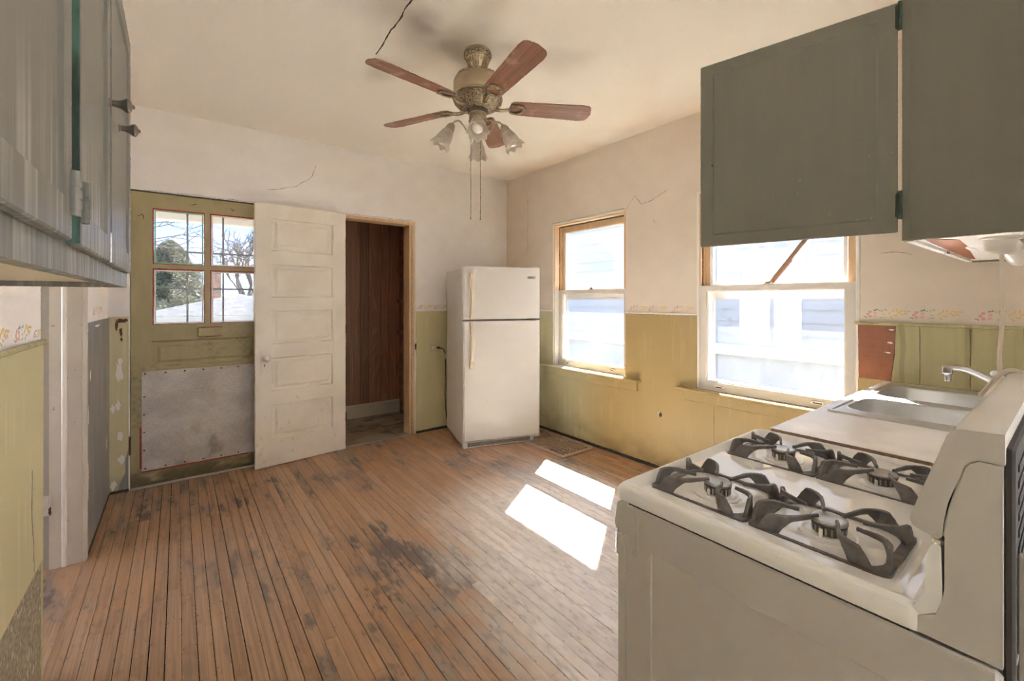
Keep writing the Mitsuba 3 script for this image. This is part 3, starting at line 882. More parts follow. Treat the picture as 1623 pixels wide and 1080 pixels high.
def window(name, w, zmeet, label, lower_flush):
    y0, y1, z0, z1 = w
    k = thing(name, label, 'window', kind='structure')
    xo = XR + WT
    lx = XR + lower_flush
    ux = max(XR + 0.058, lx + 0.0405)
    xj = min(ux + 0.040, xo - 0.002)
    # bare wood lining
    for a, b in ((y1 - 0.022, y1 - 0.0005), (y0 + 0.0005, y0 + 0.022)):
        add('side_jamb', box(XR + 0.001, xj, a, b, zmeet, z1 - 0.0005), 'm_rawwood', k, 'bare wood side jamb')
        add('side_jamb', box(XR + 0.001, xj, a, b, z0, zmeet - 0.0005), 'm_sash', k, 'white painted side jamb')
        add('outer_jamb', box(xj + 0.0003, xo, a, b, z0, z1 - 0.0005), 'm_outwhite', k)
    add('head_jamb', box(XR + 0.001, xj, y0 + 0.022, y1 - 0.022, z1 - 0.022, z1 - 0.0005), 'm_rawwood', k, 'bare wood head jamb')
    add('plaster_edge', cbox(XR - 0.006, XR + 0.012, y1 - 0.011, y1 + 0.008, z0 + 0.01, z1 + 0.008, 0.003), 'm_whitepaint', k)
    if name != 'window_1':
        add('plaster_edge', cbox(XR - 0.006, XR + 0.012, y0 - 0.008, y0 + 0.011, z0 + 0.01, z1 + 0.008, 0.003), 'm_whitepaint', k)
    add('plaster_edge', cbox(XR - 0.006, XR + 0.012, y0 + 0.011, y1 - 0.011, z1 - 0.010, z1 + 0.008, 0.003), 'm_whitepaint', k)
    # parting beads; white below, bare above
    for yy, s in ((y1 - 0.022, -1), (y0 + 0.022, 1)):
        a, b = sorted((yy, yy + 0.010 * s))
        add('parting_bead', box(ux - 0.012, ux - 0.004, a, b, zmeet, z1 - 0.022), 'm_rawwood', k)
        a, b = sorted((yy, yy + 0.006 * s))
        add('sash_groove', box(ux - 0.034, ux - 0.028, a, b, zmeet, z1 - 0.022), 'm_rust', k)
    add('header_gap', box(ux - 0.036, ux - 0.008, y0 + 0.03, y1 - 0.03, z1 - 0.030, z1 - 0.021), 'm_dark', k, 'dark gap under the head jamb')
    # sashes
    ls = sash(k, 'lower_sash', lx, lx + 0.036, y0 + 0.023, y1 - 0.023, z0 + 0.004, zmeet, 0.040, 0.036, 0.062, 'm_sash', lx + 0.026, 'white painted lower sash')
    us = sash(k, 'upper_sash', ux, ux + 0.034, y0 + 0.023, y1 - 0.023, zmeet - 0.036, z1 - 0.034, 0.040, 0.050, 0.036, 'm_rawwood', ux + 0.022, 'bare wood upper sash')
    add('meeting_rail', cbox(ux - 0.004, ux + 0.002, y0 + 0.026, y1 - 0.026, zmeet - 0.034, zmeet - 0.001, 0.002), 'm_whitepaint', us)
    for yy in (y0 + 0.066, y1 - 0.066 - 0.018):
        add('sash_stile_paint', box(ux - 0.0015, ux + 0.002, yy, yy + 0.018, zmeet, z1 - 0.09), 'm_whitepaint', us)
    # sash lock, finger lifts, chips of paint
    ym = (y0 + y1) / 2
    lk = add('sash_lock', cbox(lx + 0.004, lx + 0.03, ym - 0.03, ym + 0.03, zmeet, zmeet + 0.010, 0.003), 'm_agedmetal', k, 'small sash lock')
    add('lock_lever', cbox(lx + 0.008, lx + 0.022, ym - 0.012, ym + 0.02, zmeet + 0.010, zmeet + 0.022, 0.003), 'm_agedmetal', lk)
    for yy in (y0 + 0.20, y1 - 0.16):
        lf = add('sash_lift', cbox(lx - 0.012, lx, yy - 0.035, yy + 0.035, z0 + 0.026, z0 + 0.046, 0.004), 'm_whitepaint', k, 'worn finger lift')
        add('lift_recess', box(lx - 0.0128, lx - 0.0115, yy - 0.026, yy + 0.022, z0 + 0.032, z0 + 0.038), 'm_rust', lf)
    # stool and apron
    add('stool', as_tm(man(cbox(XR - 0.075, XR + 0.058, y0 - 0.162, y1 + 0.172 if name == 'window_1' else y1 + 0.150, z0 - 0.018, z0 + 0.003, 0.006)) - cube(XR - 0.0075, XR + 1, y0 - 1, y0 + 0.001, 0, 2) - cube(XR - 0.0075, XR + 1, y1 - 0.001, y1 + 1, 0, 2)), 'm_ochre', k, 'painted window stool')
    add('apron', cbox(XR - 0.026, XR - 0.0072, y0 - 0.13, y1 + 0.10, z0 - 0.098, z0 - 0.018, 0.005), 'm_ochre', k, 'painted apron board')
    # storm window outside
    sx = XR + WT + 0.0005
    m = cube(sx, sx + 0.02, y0 - 0.04, y1 + 0.04, z0 - 0.03, z1 + 0.05) - cube(sx - 1, sx + 1, y0 + 0.072, y1 - 0.040, z0 + 0.06, z1 - 0.040)
    st = add('storm_frame', m, 'm_alum', k, 'aluminium storm window frame')
    zr = zmeet - 0.055
    add('storm_rail', box(sx, sx + 0.02, y0 + 0.072, y1 - 0.040, zr - 0.040, zr + 0.045), 'm_alum', st)
    add('storm_rail', box(sx, sx + 0.02, y0 + 0.072, y1 - 0.040, zr + 0.057, zr + 0.105), 'm_alum', st)
    add('outer_sill', prism([(XR + 0.05, z0 - 0.0), (XR + WT + 0.06, z0 - 0.03), (XR + WT + 0.06, z0 - 0.07), (XR + 0.05, z0 - 0.04)][::-1] if False else [(z0 - 0.001, XR + 0.060), (z0 - 0.03, XR + WT + 0.06), (z0 - 0.06, XR + WT + 0.06), (z0 - 0.02, XR + 0.060)], y0 + 0.001, y1 - 0.001, 'y'), 'm_outwhite', k, 'outer sill')
    return k


w1 = window('window_1', W1, 1.465, 'sash window with bare wood frame beside the refrigerator', 0.058)
w2 = window('window_2', W2, 1.468, 'wider sash window left of the sink behind the open cabinet door', 0.002)
# broken stick leaning in the upper part of the second window
p0, p1 = np.array([XR + 0.045, 1.262, 1.473]), np.array([XR + 0.050, 1.045, 1.760])
mid = p0 + (p1 - p0) * 0.55
st = hull(np.vstack([c + np.array(o) for c in (p0, p1) for o in ((0.006, 0.010, 0.006), (-0.006, 0.010, 0.006), (0.006, -0.010, -0.006), (-0.006, -0.010, -0.006))]))
sk = add('prop_stick', st, 'm_stick', label='brown wooden stick leaning diagonally in the window left of the sink', cat_='stick')
add('splinter', hull(np.vstack([c + np.array(o) for c in (p0 * 0.98 + p1 * 0.02, mid) for o in ((0.005, -0.009, -0.007), (-0.005, -0.009, -0.007), (0.0, -0.016, -0.011))])), 'm_masonite', sk)

# unseen windows added to bring in fill light: plain
k3 = thing('window_3', 'unseen window added behind the camera for fill light', 'window', kind='structure')
m = cube(XR + 0.04, XR + 0.10, W3[0], W3[1], W3[2], W3[3]) - cube(XR, XR + 1, W3[0] + 0.06, -1.83, W3[2] + 0.06, W3[3] - 0.06) - cube(XR, XR + 1, -1.77, W3[1] - 0.06, W3[2] + 0.06, W3[3] - 0.06)
add('frame', m, 'm_sash', k3)
glass_pane(k3, 'x', XR + 0.07, W3[0] + 0.05, W3[1] - 0.05, W3[2] + 0.05, W3[3] - 0.05, False)
k5 = thing('window_5', 'unseen wide window added in the side room for fill light', 'window', kind='structure')
x5 = XL - 1.86
m = cube(x5 - 0.03, x5 + 0.03, W5[0], W5[1], W5[2], W5[3]) - cube(x5 - 1, x5 + 1, W5[0] + 0.05, 3.35, W5[2] + 0.05, W5[3] - 0.05) - cube(x5 - 1, x5 + 1, 3.41, W5[1] - 0.05, W5[2] + 0.05, W5[3] - 0.05)
add('frame', m, 'm_sash', k5)
glass_pane(k5, 'x', x5, W5[0] + 0.04, W5[1] - 0.04, W5[2] + 0.04, W5[3] - 0.04, False)
k4 = thing('window_4', 'unseen wide window added in the rear wall for fill light', 'window', kind='structure')
xm = (W4[0] + W4[1]) / 2
m = cube(W4[0], W4[1], YR - 0.10, YR - 0.04, W4[2], W4[3]) - cube(W4[0] + 0.06, xm - 0.03, YR - 1, YR, W4[2] + 0.06, W4[3] - 0.06) - cube(xm + 0.03, W4[1] - 0.06, YR - 1, YR, W4[2] + 0.06, W4[3] - 0.06)
add('frame', m, 'm_sash', k4)
glass_pane(k4, 'y', YR - 0.07, W4[0] + 0.05, W4[1] - 0.05, W4[2] + 0.05, W4[3] - 0.05, False)

# ================================================================ DOORS
# outside door: green, four panes above, grey kick board below
DY = YB + 0.004
PX = ((-0.150, 0.165), (0.198, 0.512))
PZ = ((1.182, 1.597), (1.628, 2.040))
dm = cube(GD[0] + 0.004, GD[1] - 0.004, DY, DY + 0.044, 0.012, GD[2] - 0.006)
for a in PX:
    for b in PZ:
        dm = dm - cube(a[0], a[1], DY - 1, DY + 1, b[0], b[1])
dm = dm - man(hull([(x, y, z) for x0, x1, z0, z1, y in ((-0.165, 0.525, 0.865, 1.066, DY - 0.001), (-0.150, 0.510, 0.880, 1.050, DY + 0.010)) for x in (x0, x1) for z in (z0, z1)]))
d1 = add('door_1', dm, 'm_door_green', kind='structure', label='dirty olive green outside door with four panes and grey kick board', cat_='door')
add('raised_panel', hull([(x, y, z) for x0, x1, z0, z1, y in ((-0.125, 0.485, 0.900, 1.030, DY + 0.0105), (-0.105, 0.465, 0.918, 1.012, DY + 0.004)) for x in (x0, x1) for z in (z0, z1)]), 'm_door_green', d1)
for i, a in enumerate(PX):
    for j, b in enumerate(PZ):
        m = cube(a[0], a[1], DY - 0.001, DY + 0.012, b[0], b[1]) - cube(a[0] + 0.0075, a[1] - 0.006, DY - 1, DY + 1, b[0] + 0.004, b[1] - 0.010)
        pt = add('putty', m, 'm_redpaint', d1, 'red paint around the pane')
        m = cube(a[0] + 0.010, a[1] - 0.010, DY + 0.004, DY + 0.02, b[0] + 0.006, b[1] - 0.010) - cube(a[0] + 0.019, a[1] - 0.019, DY - 1, DY + 1, b[0] + 0.014, b[1] - 0.019)
        add('glazing_bead', m, 'm_mint' if (i, j) == (0, 1) else 'm_whitepaint', pt)
        glass_pane(d1, 'y', DY + 0.022, a[0] + 0.004, a[1] - 0.004, b[0] + 0.004, b[1] - 0.004, False)
mail = add('mail_slot', cbox(0.118, 0.278, DY - 0.016, DY, 1.080, 1.152, 0.006), 'm_door_green', d1, 'small olive block under the panes')
for z0, z1 in ((1.0785, 1.082), (1.150, 1.1535)):
    add('slot_rim', box(0.120, 0.276, DY - 0.0135, DY - 0.002, z0, z1), 'm_redpaint', mail)
add('kick_board', box(-0.210, 0.560, DY - 0.006, DY, 0.120, 0.842), 'm_kick', d1, 'grey stained kick board')
add('kick_rim', box(-0.2135, 0.45, DY - 0.002, DY + 0.002, 0.108, 0.121), 'm_redpaint', d1)
add('kick_rim', box(-0.222, -0.209, DY - 0.002, DY + 0.002, 0.14, 0.44), 'm_redpaint', d1)
kb = f'{d1}__kick_board'
for x in np.arange(-0.19, 0.52, 0.115):
    for z in (0.137, 0.826):
        add('nail', lathe([(0.006, 0), (0.004, 0.003)], 8, 'y', (x, DY - 0.009, z)), 'm_rust', kb)
for z in (0.27, 0.40, 0.53, 0.66):
    add('nail', lathe([(0.006, 0), (0.004, 0.003)], 8, 'y', (-0.196, DY - 0.009, z)), 'm_rust', kb)
for z, mt in ((1.87, 'm_door_green'), (0.32, 'm_rust')):
    hg = add('hinge', box(GD[0] - 0.008, GD[0] + 0.006, DY - 0.010, DY + 0.004, z - 0.06, z + 0.06), mt, d1)
    add('knuckle', lathe([(0.007, z - 0.065), (0.007, z + 0.065)], 10, at=(GD[0] - 0.002, DY - 0.010, 0)), mt, hg)
for i, pl in enumerate([[(-0.235, 1.97), (-0.205, 1.985), (-0.20, 1.95)], [(0.08, 2.09), (0.115, 2.10)], [(0.33, 2.095), (0.36, 2.085), (0.34, 2.075)]]):
    add('scratch', prism(ribbon([(z, x) for x, z in pl], 0.005, 60 + i), DY - 0.0007, DY + 0.0002, 'y'), 'm_rust', d1)
sill = add('trim_4', cbox(GD[0], GD[1], YB - 0.014, YB + 0.10, -0.004, 0.012, 0.004), 'm_grille', kind='structure', label='worn threshold under the outside door', cat_='threshold')
add('trim_5', box(GD[0] - 0.002, GD[1], YB - 0.001, YB + 0.02, GD[2] - 0.006, GD[2] + 0.004), 'm_dark', kind='structure', label='dark gap along the top of the outside door', cat_='door gap')
# storm door with a grid of bars outside
sd = thing('storm_door', 'grey storm door grid behind the panes of the outside door', 'storm door')
SY = 4.235
for x in (0.057, 0.290, 0.552):
    add('bar', cbox(x - 0.0065, x + 0.0065, SY, SY + 0.014, 0.95, 2.12, 0.003), 'm_bars', sd)
for z in (1.452, 1.737):
    add('bar', cbox(-0.25, 0.62, SY + 0.001, SY + 0.013, z - 0.0065, z + 0.0065, 0.003), 'm_bars', sd)
m = cube(GD[0] + 0.003, GD[1] - 0.003, SY - 0.004, SY + 0.02, 0.013, GD[2] - 0.004) - cube(GD[0] + 0.05, GD[1] - 0.05, SY - 1, SY + 1, 0.94, GD[2] - 0.045)
add('frame', m, 'm_alum', sd)
k = key_for('added_dimming_pane', sd)  # made-up pane, added to dim the bright view outdoors
scene[k] = mikit.ply(trimesh.Trimesh([[GD[0] + 0.04, SY + 0.016, 0.93], [GD[1] - 0.04, SY + 0.016, 0.93], [GD[1] - 0.04, SY + 0.016, GD[2] - 0.04], [GD[0] + 0.04, SY + 0.016, GD[2] - 0.04]], [[0, 1, 2], [0, 2, 3]], process=False), 'm_tintglass')

# inside door: cream, five panels, hung left of the closet opening and swung flat against the wall
A, B = np.array([0.487, 4.0]), np.array([1.210, 4.075])
e = (B - A) / np.linalg.norm(B - A)
MD = frame([A[0], A[1], 0.0], [e[0], e[1], 0], [-e[1], e[0], 0], [0, 0, 1])
LD = float(np.linalg.norm(B - A))
dm = cube(0, LD, 0, 0.035, 0.010, 2.150)
PAN = ((1.765, 2.033), (1.383, 1.655), (1.000, 1.275), (0.616, 0.890), (0.222, 0.505))
PXA, PXB = 0.118, 0.612
for z0, z1 in PAN:
    dm = dm - man(hull([(x, y, z) for x0, x1, a, b, y in ((PXA, PXB, z0, z1, -0.001), (PXA + 0.008, PXB - 0.008, z0 + 0.008, z1 - 0.008, 0.0145)) for x in (x0, x1) for z in (a, b)]))
d2 = add('door_2', dm, 'm_cream', M=MD, kind='structure', label='cream five panel door swung open against the wall', cat_='door')
for z0, z1 in PAN:
    add('raised_panel', hull([(x, y, z) for i_, y in ((0.030, 0.0143), (0.030, 0.0095), (0.046, 0.0045)) for x in (PXA + i_, PXB - i_) for z in (z0 + i_, z1 - i_)]), 'm_cream', d2, M=MD)
add('added_stile', box(0.6185, LD, -0.0022, 0.0005, 0.012, 2.148), 'm_cream', d2, 'strip added along the hinge side', M=MD)
pl = add('lock_plate', cbox(0.034, 0.094, -0.004, 0.0, 0.775, 0.958, 0.003), 'm_cream', d2, 'painted lock plate', M=MD)
add('keyhole', cat(lathe([(0.0045, 0), (0.0045, 0.0012)], 10, 'y', (0.066, -0.0052, 0.838)), box(0.0645, 0.0675, -0.0052, -0.004, 0.820, 0.838)), 'm_black', pl, M=MD)
add('knob', lathe([(0.012, -0.004), (0.011, -0.020), (0.016, -0.026), (0.026, -0.034), (0.0285, -0.046), (0.024, -0.056), (0.012, -0.062), (0.0, -0.063)][::-1], 20, 'y', (0.070, 0, 0.893)), 'm_cream', d2, 'round painted knob', smooth=40, M=MD)
add('edge_wear', box(-0.0006, 0.0004, 0.004, 0.012, 0.02, 2.1), 'm_rawwood', d2, M=MD)
for z in (0.30, 1.10, 1.885):
    add('hinge', lathe([(0.007, z - 0.04), (0.007, z + 0.04)], 10, at=(LD + 0.004, 0.0, 0)), 'm_rust', d2, M=MD)

# ================================================================ OBJECTS
# ---------------------------------------------------------------- gas range
SX0, SX1 = 0.85, 1.605


def blade(curve, zb, zt, th):
    """A standing strip of metal along a plan curve."""
    c = np.asarray(curve, float)
    t = np.gradient(c, axis=0)
    t /= np.linalg.norm(t, axis=1, keepdims=True) + 1e-9
    n = np.stack([-t[:, 1], t[:, 0]], 1) * (np.broadcast_to(th, (len(c),))[:, None] / 2)
    z = lambda a, h: np.column_stack([a, np.broadcast_to(h, (len(c),))])
    lo = np.asarray(zt) - 0.002
    rows = np.stack([z(c + n, zb), z(c + n, lo), z(c + n * 0.45, zt), z(c - n * 0.45, zt), z(c - n, lo), z(c - n, zb)], 1)
    k = rows.shape[1]
    v = rows.reshape(-1, 3)
    f = []
    for i in range(len(c) - 1):
        for j in range(k):
            a, b = i * k + j, i * k + (j + 1) % k
            f += [[a, b, b + k], [a, b + k, a + k]]
    o = (len(c) - 1) * k
    for j in range(1, k - 1):
        f += [[0, j + 1, j], [o, o + j, o + j + 1]]
    m = trimesh.Trimesh(v, f, process=False)
    if m.volume < 0:
        m.invert()
    return m


rng = thing('gas_range', 'white four burner gas range with dark grates beside the sink counter', 'range')
ZT = 0.903
body = cbox(SX0 + 0.006, SX1 - 0.006, 0.062, 0.662, 0.10, 0.870, 0.006)
add('body', body, 'm_enamel', rng)
side = man(cbox(SX0, SX0 + 0.008, 0.066, 0.664, 0.10, 0.8735, 0.003)) - man(hull([(x, y, z) for x, i_ in ((SX0 - 0.001, 0), (SX0 + 0.002, 0.006)) for y in (0.10 + i_, 0.596 - i_) for z in (0.13 + i_, 0.790 - i_)]))
sp_ = add('side_panel', side, 'm_enamel', rng)
for a, b, za, zb_ in ((0.628, 0.633, 0.76, 0.865), (0.640, 0.644, 0.76, 0.865)):
    add('side_rib', cbox(SX0 - 0.0015, SX0 + 0.001, a, b, za, zb_, 0.0007), 'm_enamel', sp_)
add('side_panel', cbox(SX1 - 0.008, SX1, 0.066, 0.664, 0.10, 0.8735, 0.003), 'm_enamel', rng)
add('plinth', box(SX0 + 0.03, SX1 - 0.03, 0.12, 0.62, 0.0, 0.10), 'm_dark', rng, 'dark plinth')
# cooktop: rounded tray with a raised rim
outer = loft([(rrect(SX0 - 0.002, SX1 + 0.002, 0.135, 0.688, 0.018), 0.880), (rrect(SX0 - 0.004, SX1 + 0.004, 0.135, 0.692, 0.022), 0.890), (rrect(SX0 - 0.004, SX1 + 0.004, 0.135, 0.692, 0.022), 0.906), (rrect(SX0 + 0.001, SX1 - 0.001, 0.135, 0.687, 0.022), 0.914), (rrect(SX0 + 0.008, SX1 - 0.008, 0.135, 0.680, 0.020), 0.917)])
pocket = loft([(rrect(SX0 + 0.030, SX1 - 0.030, 0.142, 0.658, 0.02), ZT), (rrect(SX0 + 0.014, SX1 - 0.014, 0.120, 0.675, 0.018), 0.9185)])
top = man(outer) - man(pocket)
WELLS = ((0.925, 1.137), (1.305, 1.517))
WY = (0.188, 0.655)
for a, b in WELLS:
    top = top - man(loft([(rrect(a, b, WY[0], WY[1], 0.022), ZT - 0.006), (rrect(a - 0.006, b + 0.006, WY[0] - 0.006, WY[1] + 0.006, 0.026), ZT + 0.001)]))
top = top - man(hull([(x, y, z) for x in (SX0 + 0.02, SX1 - 0.02) for y, z in ((0.10, ZT), (0.16, ZT), (0.16, 0.93), (0.10, 0.93))]))
add('cooktop_seam', box(SX0 + 0.004, SX1 - 0.004, 0.155, 0.664, 0.8705, 0.8815), 'm_dark', rng)
ck = add('cooktop', top, 'm_enamel_top', rng, 'glossy white enamel cooktop', smooth=35)
lip = Polygon([(0.170, 0.885), (0.170, 0.9032), (0.155, 0.907), (0.146, 0.920), (0.137, 0.945), (0.136, 0.985), (0.133, 1.005), (0.127, 1.016), (0.120, 1.012), (0.1185, 0.94), (0.124, 0.918), (0.144, 0.905), (0.150, 0.885)]).buffer(0.002).buffer(-0.002)
add('rear_lip', prism(lip, SX0 + 0.001, SX1 - 0.001, 'x'), 'm_enamel_top', ck, smooth=50)
ZW = ZT - 0.006
BUR = [(1.024, 0.529), (1.024, 0.304), (1.402, 0.529), (1.402, 0.304)]
for bx, by in BUR:
    b = add('burner', lathe([(0.052, ZW - 0.001), (0.052, ZW + 0.0015), (0.047, ZW + 0.003), (0.043, ZW + 0.0015), (0.039, ZW + 0.0035), (0.035, ZW + 0.0045), (0.022, ZW + 0.0045)], 36, at=(bx, by, 0)), 'm_enamel_top', rng, 'burner with a silver cap in a white bowl', smooth=40)
    add('burner_head', lathe([(0.024, ZW + 0.004), (0.0275, ZW + 0.006), (0.0275, ZW + 0.019), (0.030, ZW + 0.022), (0.030, ZW + 0.025), (0.015, ZW + 0.025)], 32, at=(bx, by, 0)), 'm_gear', b, 'dark burner head', smooth=40)
    for q in range(18):
        an = q * 2 * PI / 18 + 0.1
        m = box(0.0270, 0.0292, -0.0016, 0.0016, ZW + 0.007, ZW + 0.021)
        m.apply_transform(trimesh.transformations.rotation_matrix(an, [0, 0, 1]))
        m.apply_translation([bx, by, 0])
        add('burner_tooth', m, 'm_caps', b)
    add('burner_cap', lathe([(0.029, ZW + 0.0252), (0.0315, ZW + 0.0265), (0.0315, ZW + 0.030), (0.029, ZW + 0.0325), (0.023, ZW + 0.033), (0.018, ZW + 0.0318), (0.0, ZW + 0.031)], 36, at=(bx, by, 0)), 'm_caps', b, 'silver burner cap', smooth=40)
    add('igniter', lathe([(0.0035, ZW + 0.004), (0.0035, ZW + 0.019)], 8, at=(bx - 0.033, by + 0.004, 0)), 'm_porcelain', b)

GY = [(0.424, 0.652), (0.191, 0.4215)]
NAMES = {(0, 0): 'left front', (0, 1): 'left rear', (1, 0): 'right front', (1, 1): 'right rear'}
for wi, (ga, gb) in enumerate(WELLS):
    ga, gb = ga + 0.002, gb - 0.002
    for gi, (y0, y1) in enumerate(GY):
        g = thing('stove_grate', {'left front': 'dark iron grate at the front corner of the range nearest the floor', 'left rear': 'dark iron grate nearest the camera, in front of the range backguard', 'right front': 'dark iron grate at the front of the range beside the counter end', 'right rear': 'dark iron grate partly behind the backguard beside the counter'}[NAMES[(wi, gi)]], 'stove grate', 'grates on the range')
        cx, cy = (ga + gb) / 2, BUR[2 * wi + gi][1]
        ring = rrect(ga, gb, y0, y1, 0.018).difference(rrect(ga + 0.007, gb - 0.007, y0 + 0.016, y1 - 0.016, 0.045, 8))
        add('grate_frame', prism(ring, ZW + 0.0005, ZW + 0.006), 'm_iron', g)
        t = np.linspace(0, 1, 18)
        ss = lambda a, b: (lambda q: q * q * (3 - 2 * q))(np.clip((t - a) / (b - a), 0, 1))
        zt = ZW + 0.008 + 0.033 * np.sin(np.clip(t / 0.15, 0, 1) * PI / 2) - 0.003 * ss(0.5, 1)
        zb = ZW + 0.003 + 0.028 * np.clip((t - 0.24) / 0.20, 0, 1) ** 0.6
        zb = np.minimum(zb, zt - 0.0075)
        zb[t < 0.24] = ZW + 0.003
        for sx in (-1, 1):
            for sy in (-1, 1):
                ex = ga + 0.006 if sx < 0 else gb - 0.006
                ey = y0 + 0.007 if sy < 0 else y1 - 0.007
                # from the long side, to the inner tip
                S = np.array([ex, ey - sy * 0.016])
                Tp = np.array([cx + sx * 0.018, cy + sy * 0.016])
                add('finger', blade(bez([S, S + [sx * 0.004, -sy * 0.062], [(S[0] * 0.4 + Tp[0] * 0.6), Tp[1] + sy * 0.016], Tp], 18), zb, zt, 0.0058 + 0.002 * (1 - t)), 'm_iron', g)
                # from the short side, to the outer tip
                S = np.array([ex - sx * 0.014, ey])
                Tp = np.array([cx + sx * 0.018, cy + sy * 0.048])
                add('finger', blade(bez([S, S + [-sx * 0.062, sy * 0.003], [Tp[0] + sx * 0.010, S[1] * 0.45 + Tp[1] * 0.55], Tp], 18), zb, zt, 0.0058 + 0.002 * (1 - t)), 'm_iron', g)
# backguard
con = Polygon([(0.060, 1.186), (0.100, 1.184), (0.109, 1.180), (0.114, 1.172), (0.151, 1.050), (0.153, 1.042), (0.150, 1.035), (0.144, 1.031), (0.124, 1.024), (0.119, 1.028), (0.117, 1.050), (0.113, 1.078), (0.096, 1.136), (0.091, 1.143), (0.084, 1.147), (0.060, 1.146)])
cn = add('console', prism(con, SX0 - 0.002, SX1 + 0.002, 'x'), 'm_enamel', rng, smooth=35)
endp = Polygon([(0.062, 0.879), (0.151, 0.881), (0.150, 0.897), (0.1455, 0.9035), (0.1255, 0.916), (0.119, 0.938), (0.1165, 0.955), (0.1165, 1.024), (0.1150, 1.049), (0.111, 1.076), (0.0945, 1.134), (0.0895, 1.1405), (0.083, 1.1445), (0.062, 1.1435)])
add('end_panel', prism(endp, SX0, SX0 + 0.02, 'x'), 'm_enamel', rng)
add('end_panel', prism(endp, SX1 - 0.02, SX1, 'x'), 'm_enamel', rng)
fill = Polygon([(0.0645, 0.885), (0.150, 0.885), (0.1445, 0.9005), (0.124, 0.912), (0.117, 0.938), (0.1145, 0.955), (0.1145, 1.024), (0.1185, 1.03), (0.116, 1.055), (0.100, 1.13), (0.092, 1.146), (0.0645, 1.148)])
add('groove_filler', prism(fill, SX0 + 0.0035, SX0 + 0.0195, 'x'), 'm_enamel', rng)
add('backguard_core', prism([(0.064, 0.885), (0.112, 0.93), (0.112, 1.04), (0.09, 1.135), (0.064, 1.14)], SX0 + 0.02, SX1 - 0.02, 'x'), 'm_dark', rng)
add('chrome_strip', cbox(SX0 + 0.004, SX1 - 0.004, 0.118, 0.131, 1.012, 1.023, 0.003), 'm_chrome', rng, 'chrome strip under the console')
bk = add('rear_panel', cbox(SX0 + 0.012, SX1 - 0.012, 0.052, 0.063, 0.10, 1.165, 0.003), 'm_dark', rng, 'dark rear panel with vents')
for z in np.arange(0.93, 1.15, 0.022):
    for x in (0.90, 1.05, 1.20, 1.35):
        add('rear_vent', box(x, x + 0.10, 0.0505, 0.0525, z, z + 0.009), 'm_black', bk)
add('rear_bracket', cbox(0.885, 0.905, 0.040, 0.053, 0.62, 1.02, 0.003), 'm_grille', bk)
add('rear_seam', box(0.865, 1.59, 0.0505, 0.0525, 0.885, 0.892), 'm_grille', bk)
# front: control panel, door, drawer
add('control_panel', hull([(x, y, z) for x in (SX0 + 0.001, SX1 - 0.001) for y, z in ((0.655, 0.800), (0.655, 0.878), (0.676, 0.878), (0.688, 0.870), (0.697, 0.818), (0.693, 0.806), (0.684, 0.800))]), 'm_enamel', rng)
for x in (0.93, 1.06, 1.2275, 1.395, 1.525):
    kn = add('control_knob', lathe([(0.022, 0), (0.022, 0.006), (0.016, 0.010), (0.014, 0.024), (0.0, 0.025)], 20, 'y', (x, 0.692, 0.842)), 'm_enamel', rng, smooth=40)
    add('knob_pointer', box(x - 0.0015, x + 0.0015, 0.7155, 0.718, 0.842, 0.854), 'm_black', kn)
dr_ = add('oven_door', rbox(SX0 + 0.002, SX1 - 0.002, 0.664, 0.690, 0.260, 0.797, 0.006), 'm_enamel', rng)
add('door_handle', cbox(SX0 + 0.002, SX1 - 0.002, 0.688, 0.698, 0.738, 0.797, 0.006), 'm_enamel', dr_)
add('door_window', cbox(SX0 + 0.16, SX1 - 0.16, 0.689, 0.692, 0.40, 0.66, 0.002), 'm_black', dr_)
add('drawer', rbox(SX0 + 0.002, SX1 - 0.002, 0.664, 0.688, 0.105, 0.252, 0.006), 'm_enamel', rng)

# ---------------------------------------------------------------- sink counter
CX0, CX1, CY0, CY1, CZ = 1.632, XR - 0.010, YN + 0.002, 0.655, 0.918
SKX, SKY = (2.055, 3.030), (0.035, 0.625)
BOW = ((2.150, 2.478), (2.565, 2.925))
BY = (0.150, 0.592)
hole_ = sbox(SKX[0] + 0.02, SKY[0] + 0.02, SKX[1] - 0.02, SKY[1] - 0.02)
ct = add('countertop', prism(sbox(CX0, CY0, CX1, CY1).difference(hole_), CZ - 0.026, CZ - 0.0015), 'm_chipboard', label='white laminate countertop with a raw brown end beside the range', cat_='countertop')
add('laminate', prism(sbox(CX0 + 0.0005, CY0, CX1, CY1 + 0.001).difference(hole_), CZ - 0.0015, CZ), 'm_counter', ct, 'worn white laminate')
add('front_edge', box(CX0, CX1, CY1, CY1 + 0.0012, CZ - 0.030, CZ), 'm_counter', ct)
bc = thing('base_cabinet', 'olive base cabinet under the sink counter', 'cabinet')
add('carcass', prism(sbox(CX0 + 0.012, CY0 + 0.01, CX1 - 0.03, 0.620).difference(sbox(CX0 + 0.03, CY0 + 0.03, CX1 - 0.05, 0.60)), 0.09, CZ - 0.0265), 'm_cabinet', bc)
add('cabinet_floor', box(CX0 + 0.03, CX1 - 0.05, CY0 + 0.03, 0.60, 0.09, 0.11), 'm_cabinet', bc)
add('toe_kick', box(CX0 + 0.012, CX1 - 0.03, CY0 + 0.01, 0.56, 0.0, 0.09), 'm_dark', bc)
for i in range(3):
    a = CX0 + 0.03 + i * 0.475
    d = add('door', cbox(a, a + 0.45, 0.6205, 0.638, 0.14, 0.80, 0.004), 'm_cabinet', bc)
    add('knob', lathe([(0.008, 0), (0.007, 0.012), (0.015, 0.018), (0.012, 0.027), (0, 0.028)], 14, 'y', (a + 0.40, 0.638, 0.72)), 'm_agedmetal', d)
sk_ = key_for('sink')
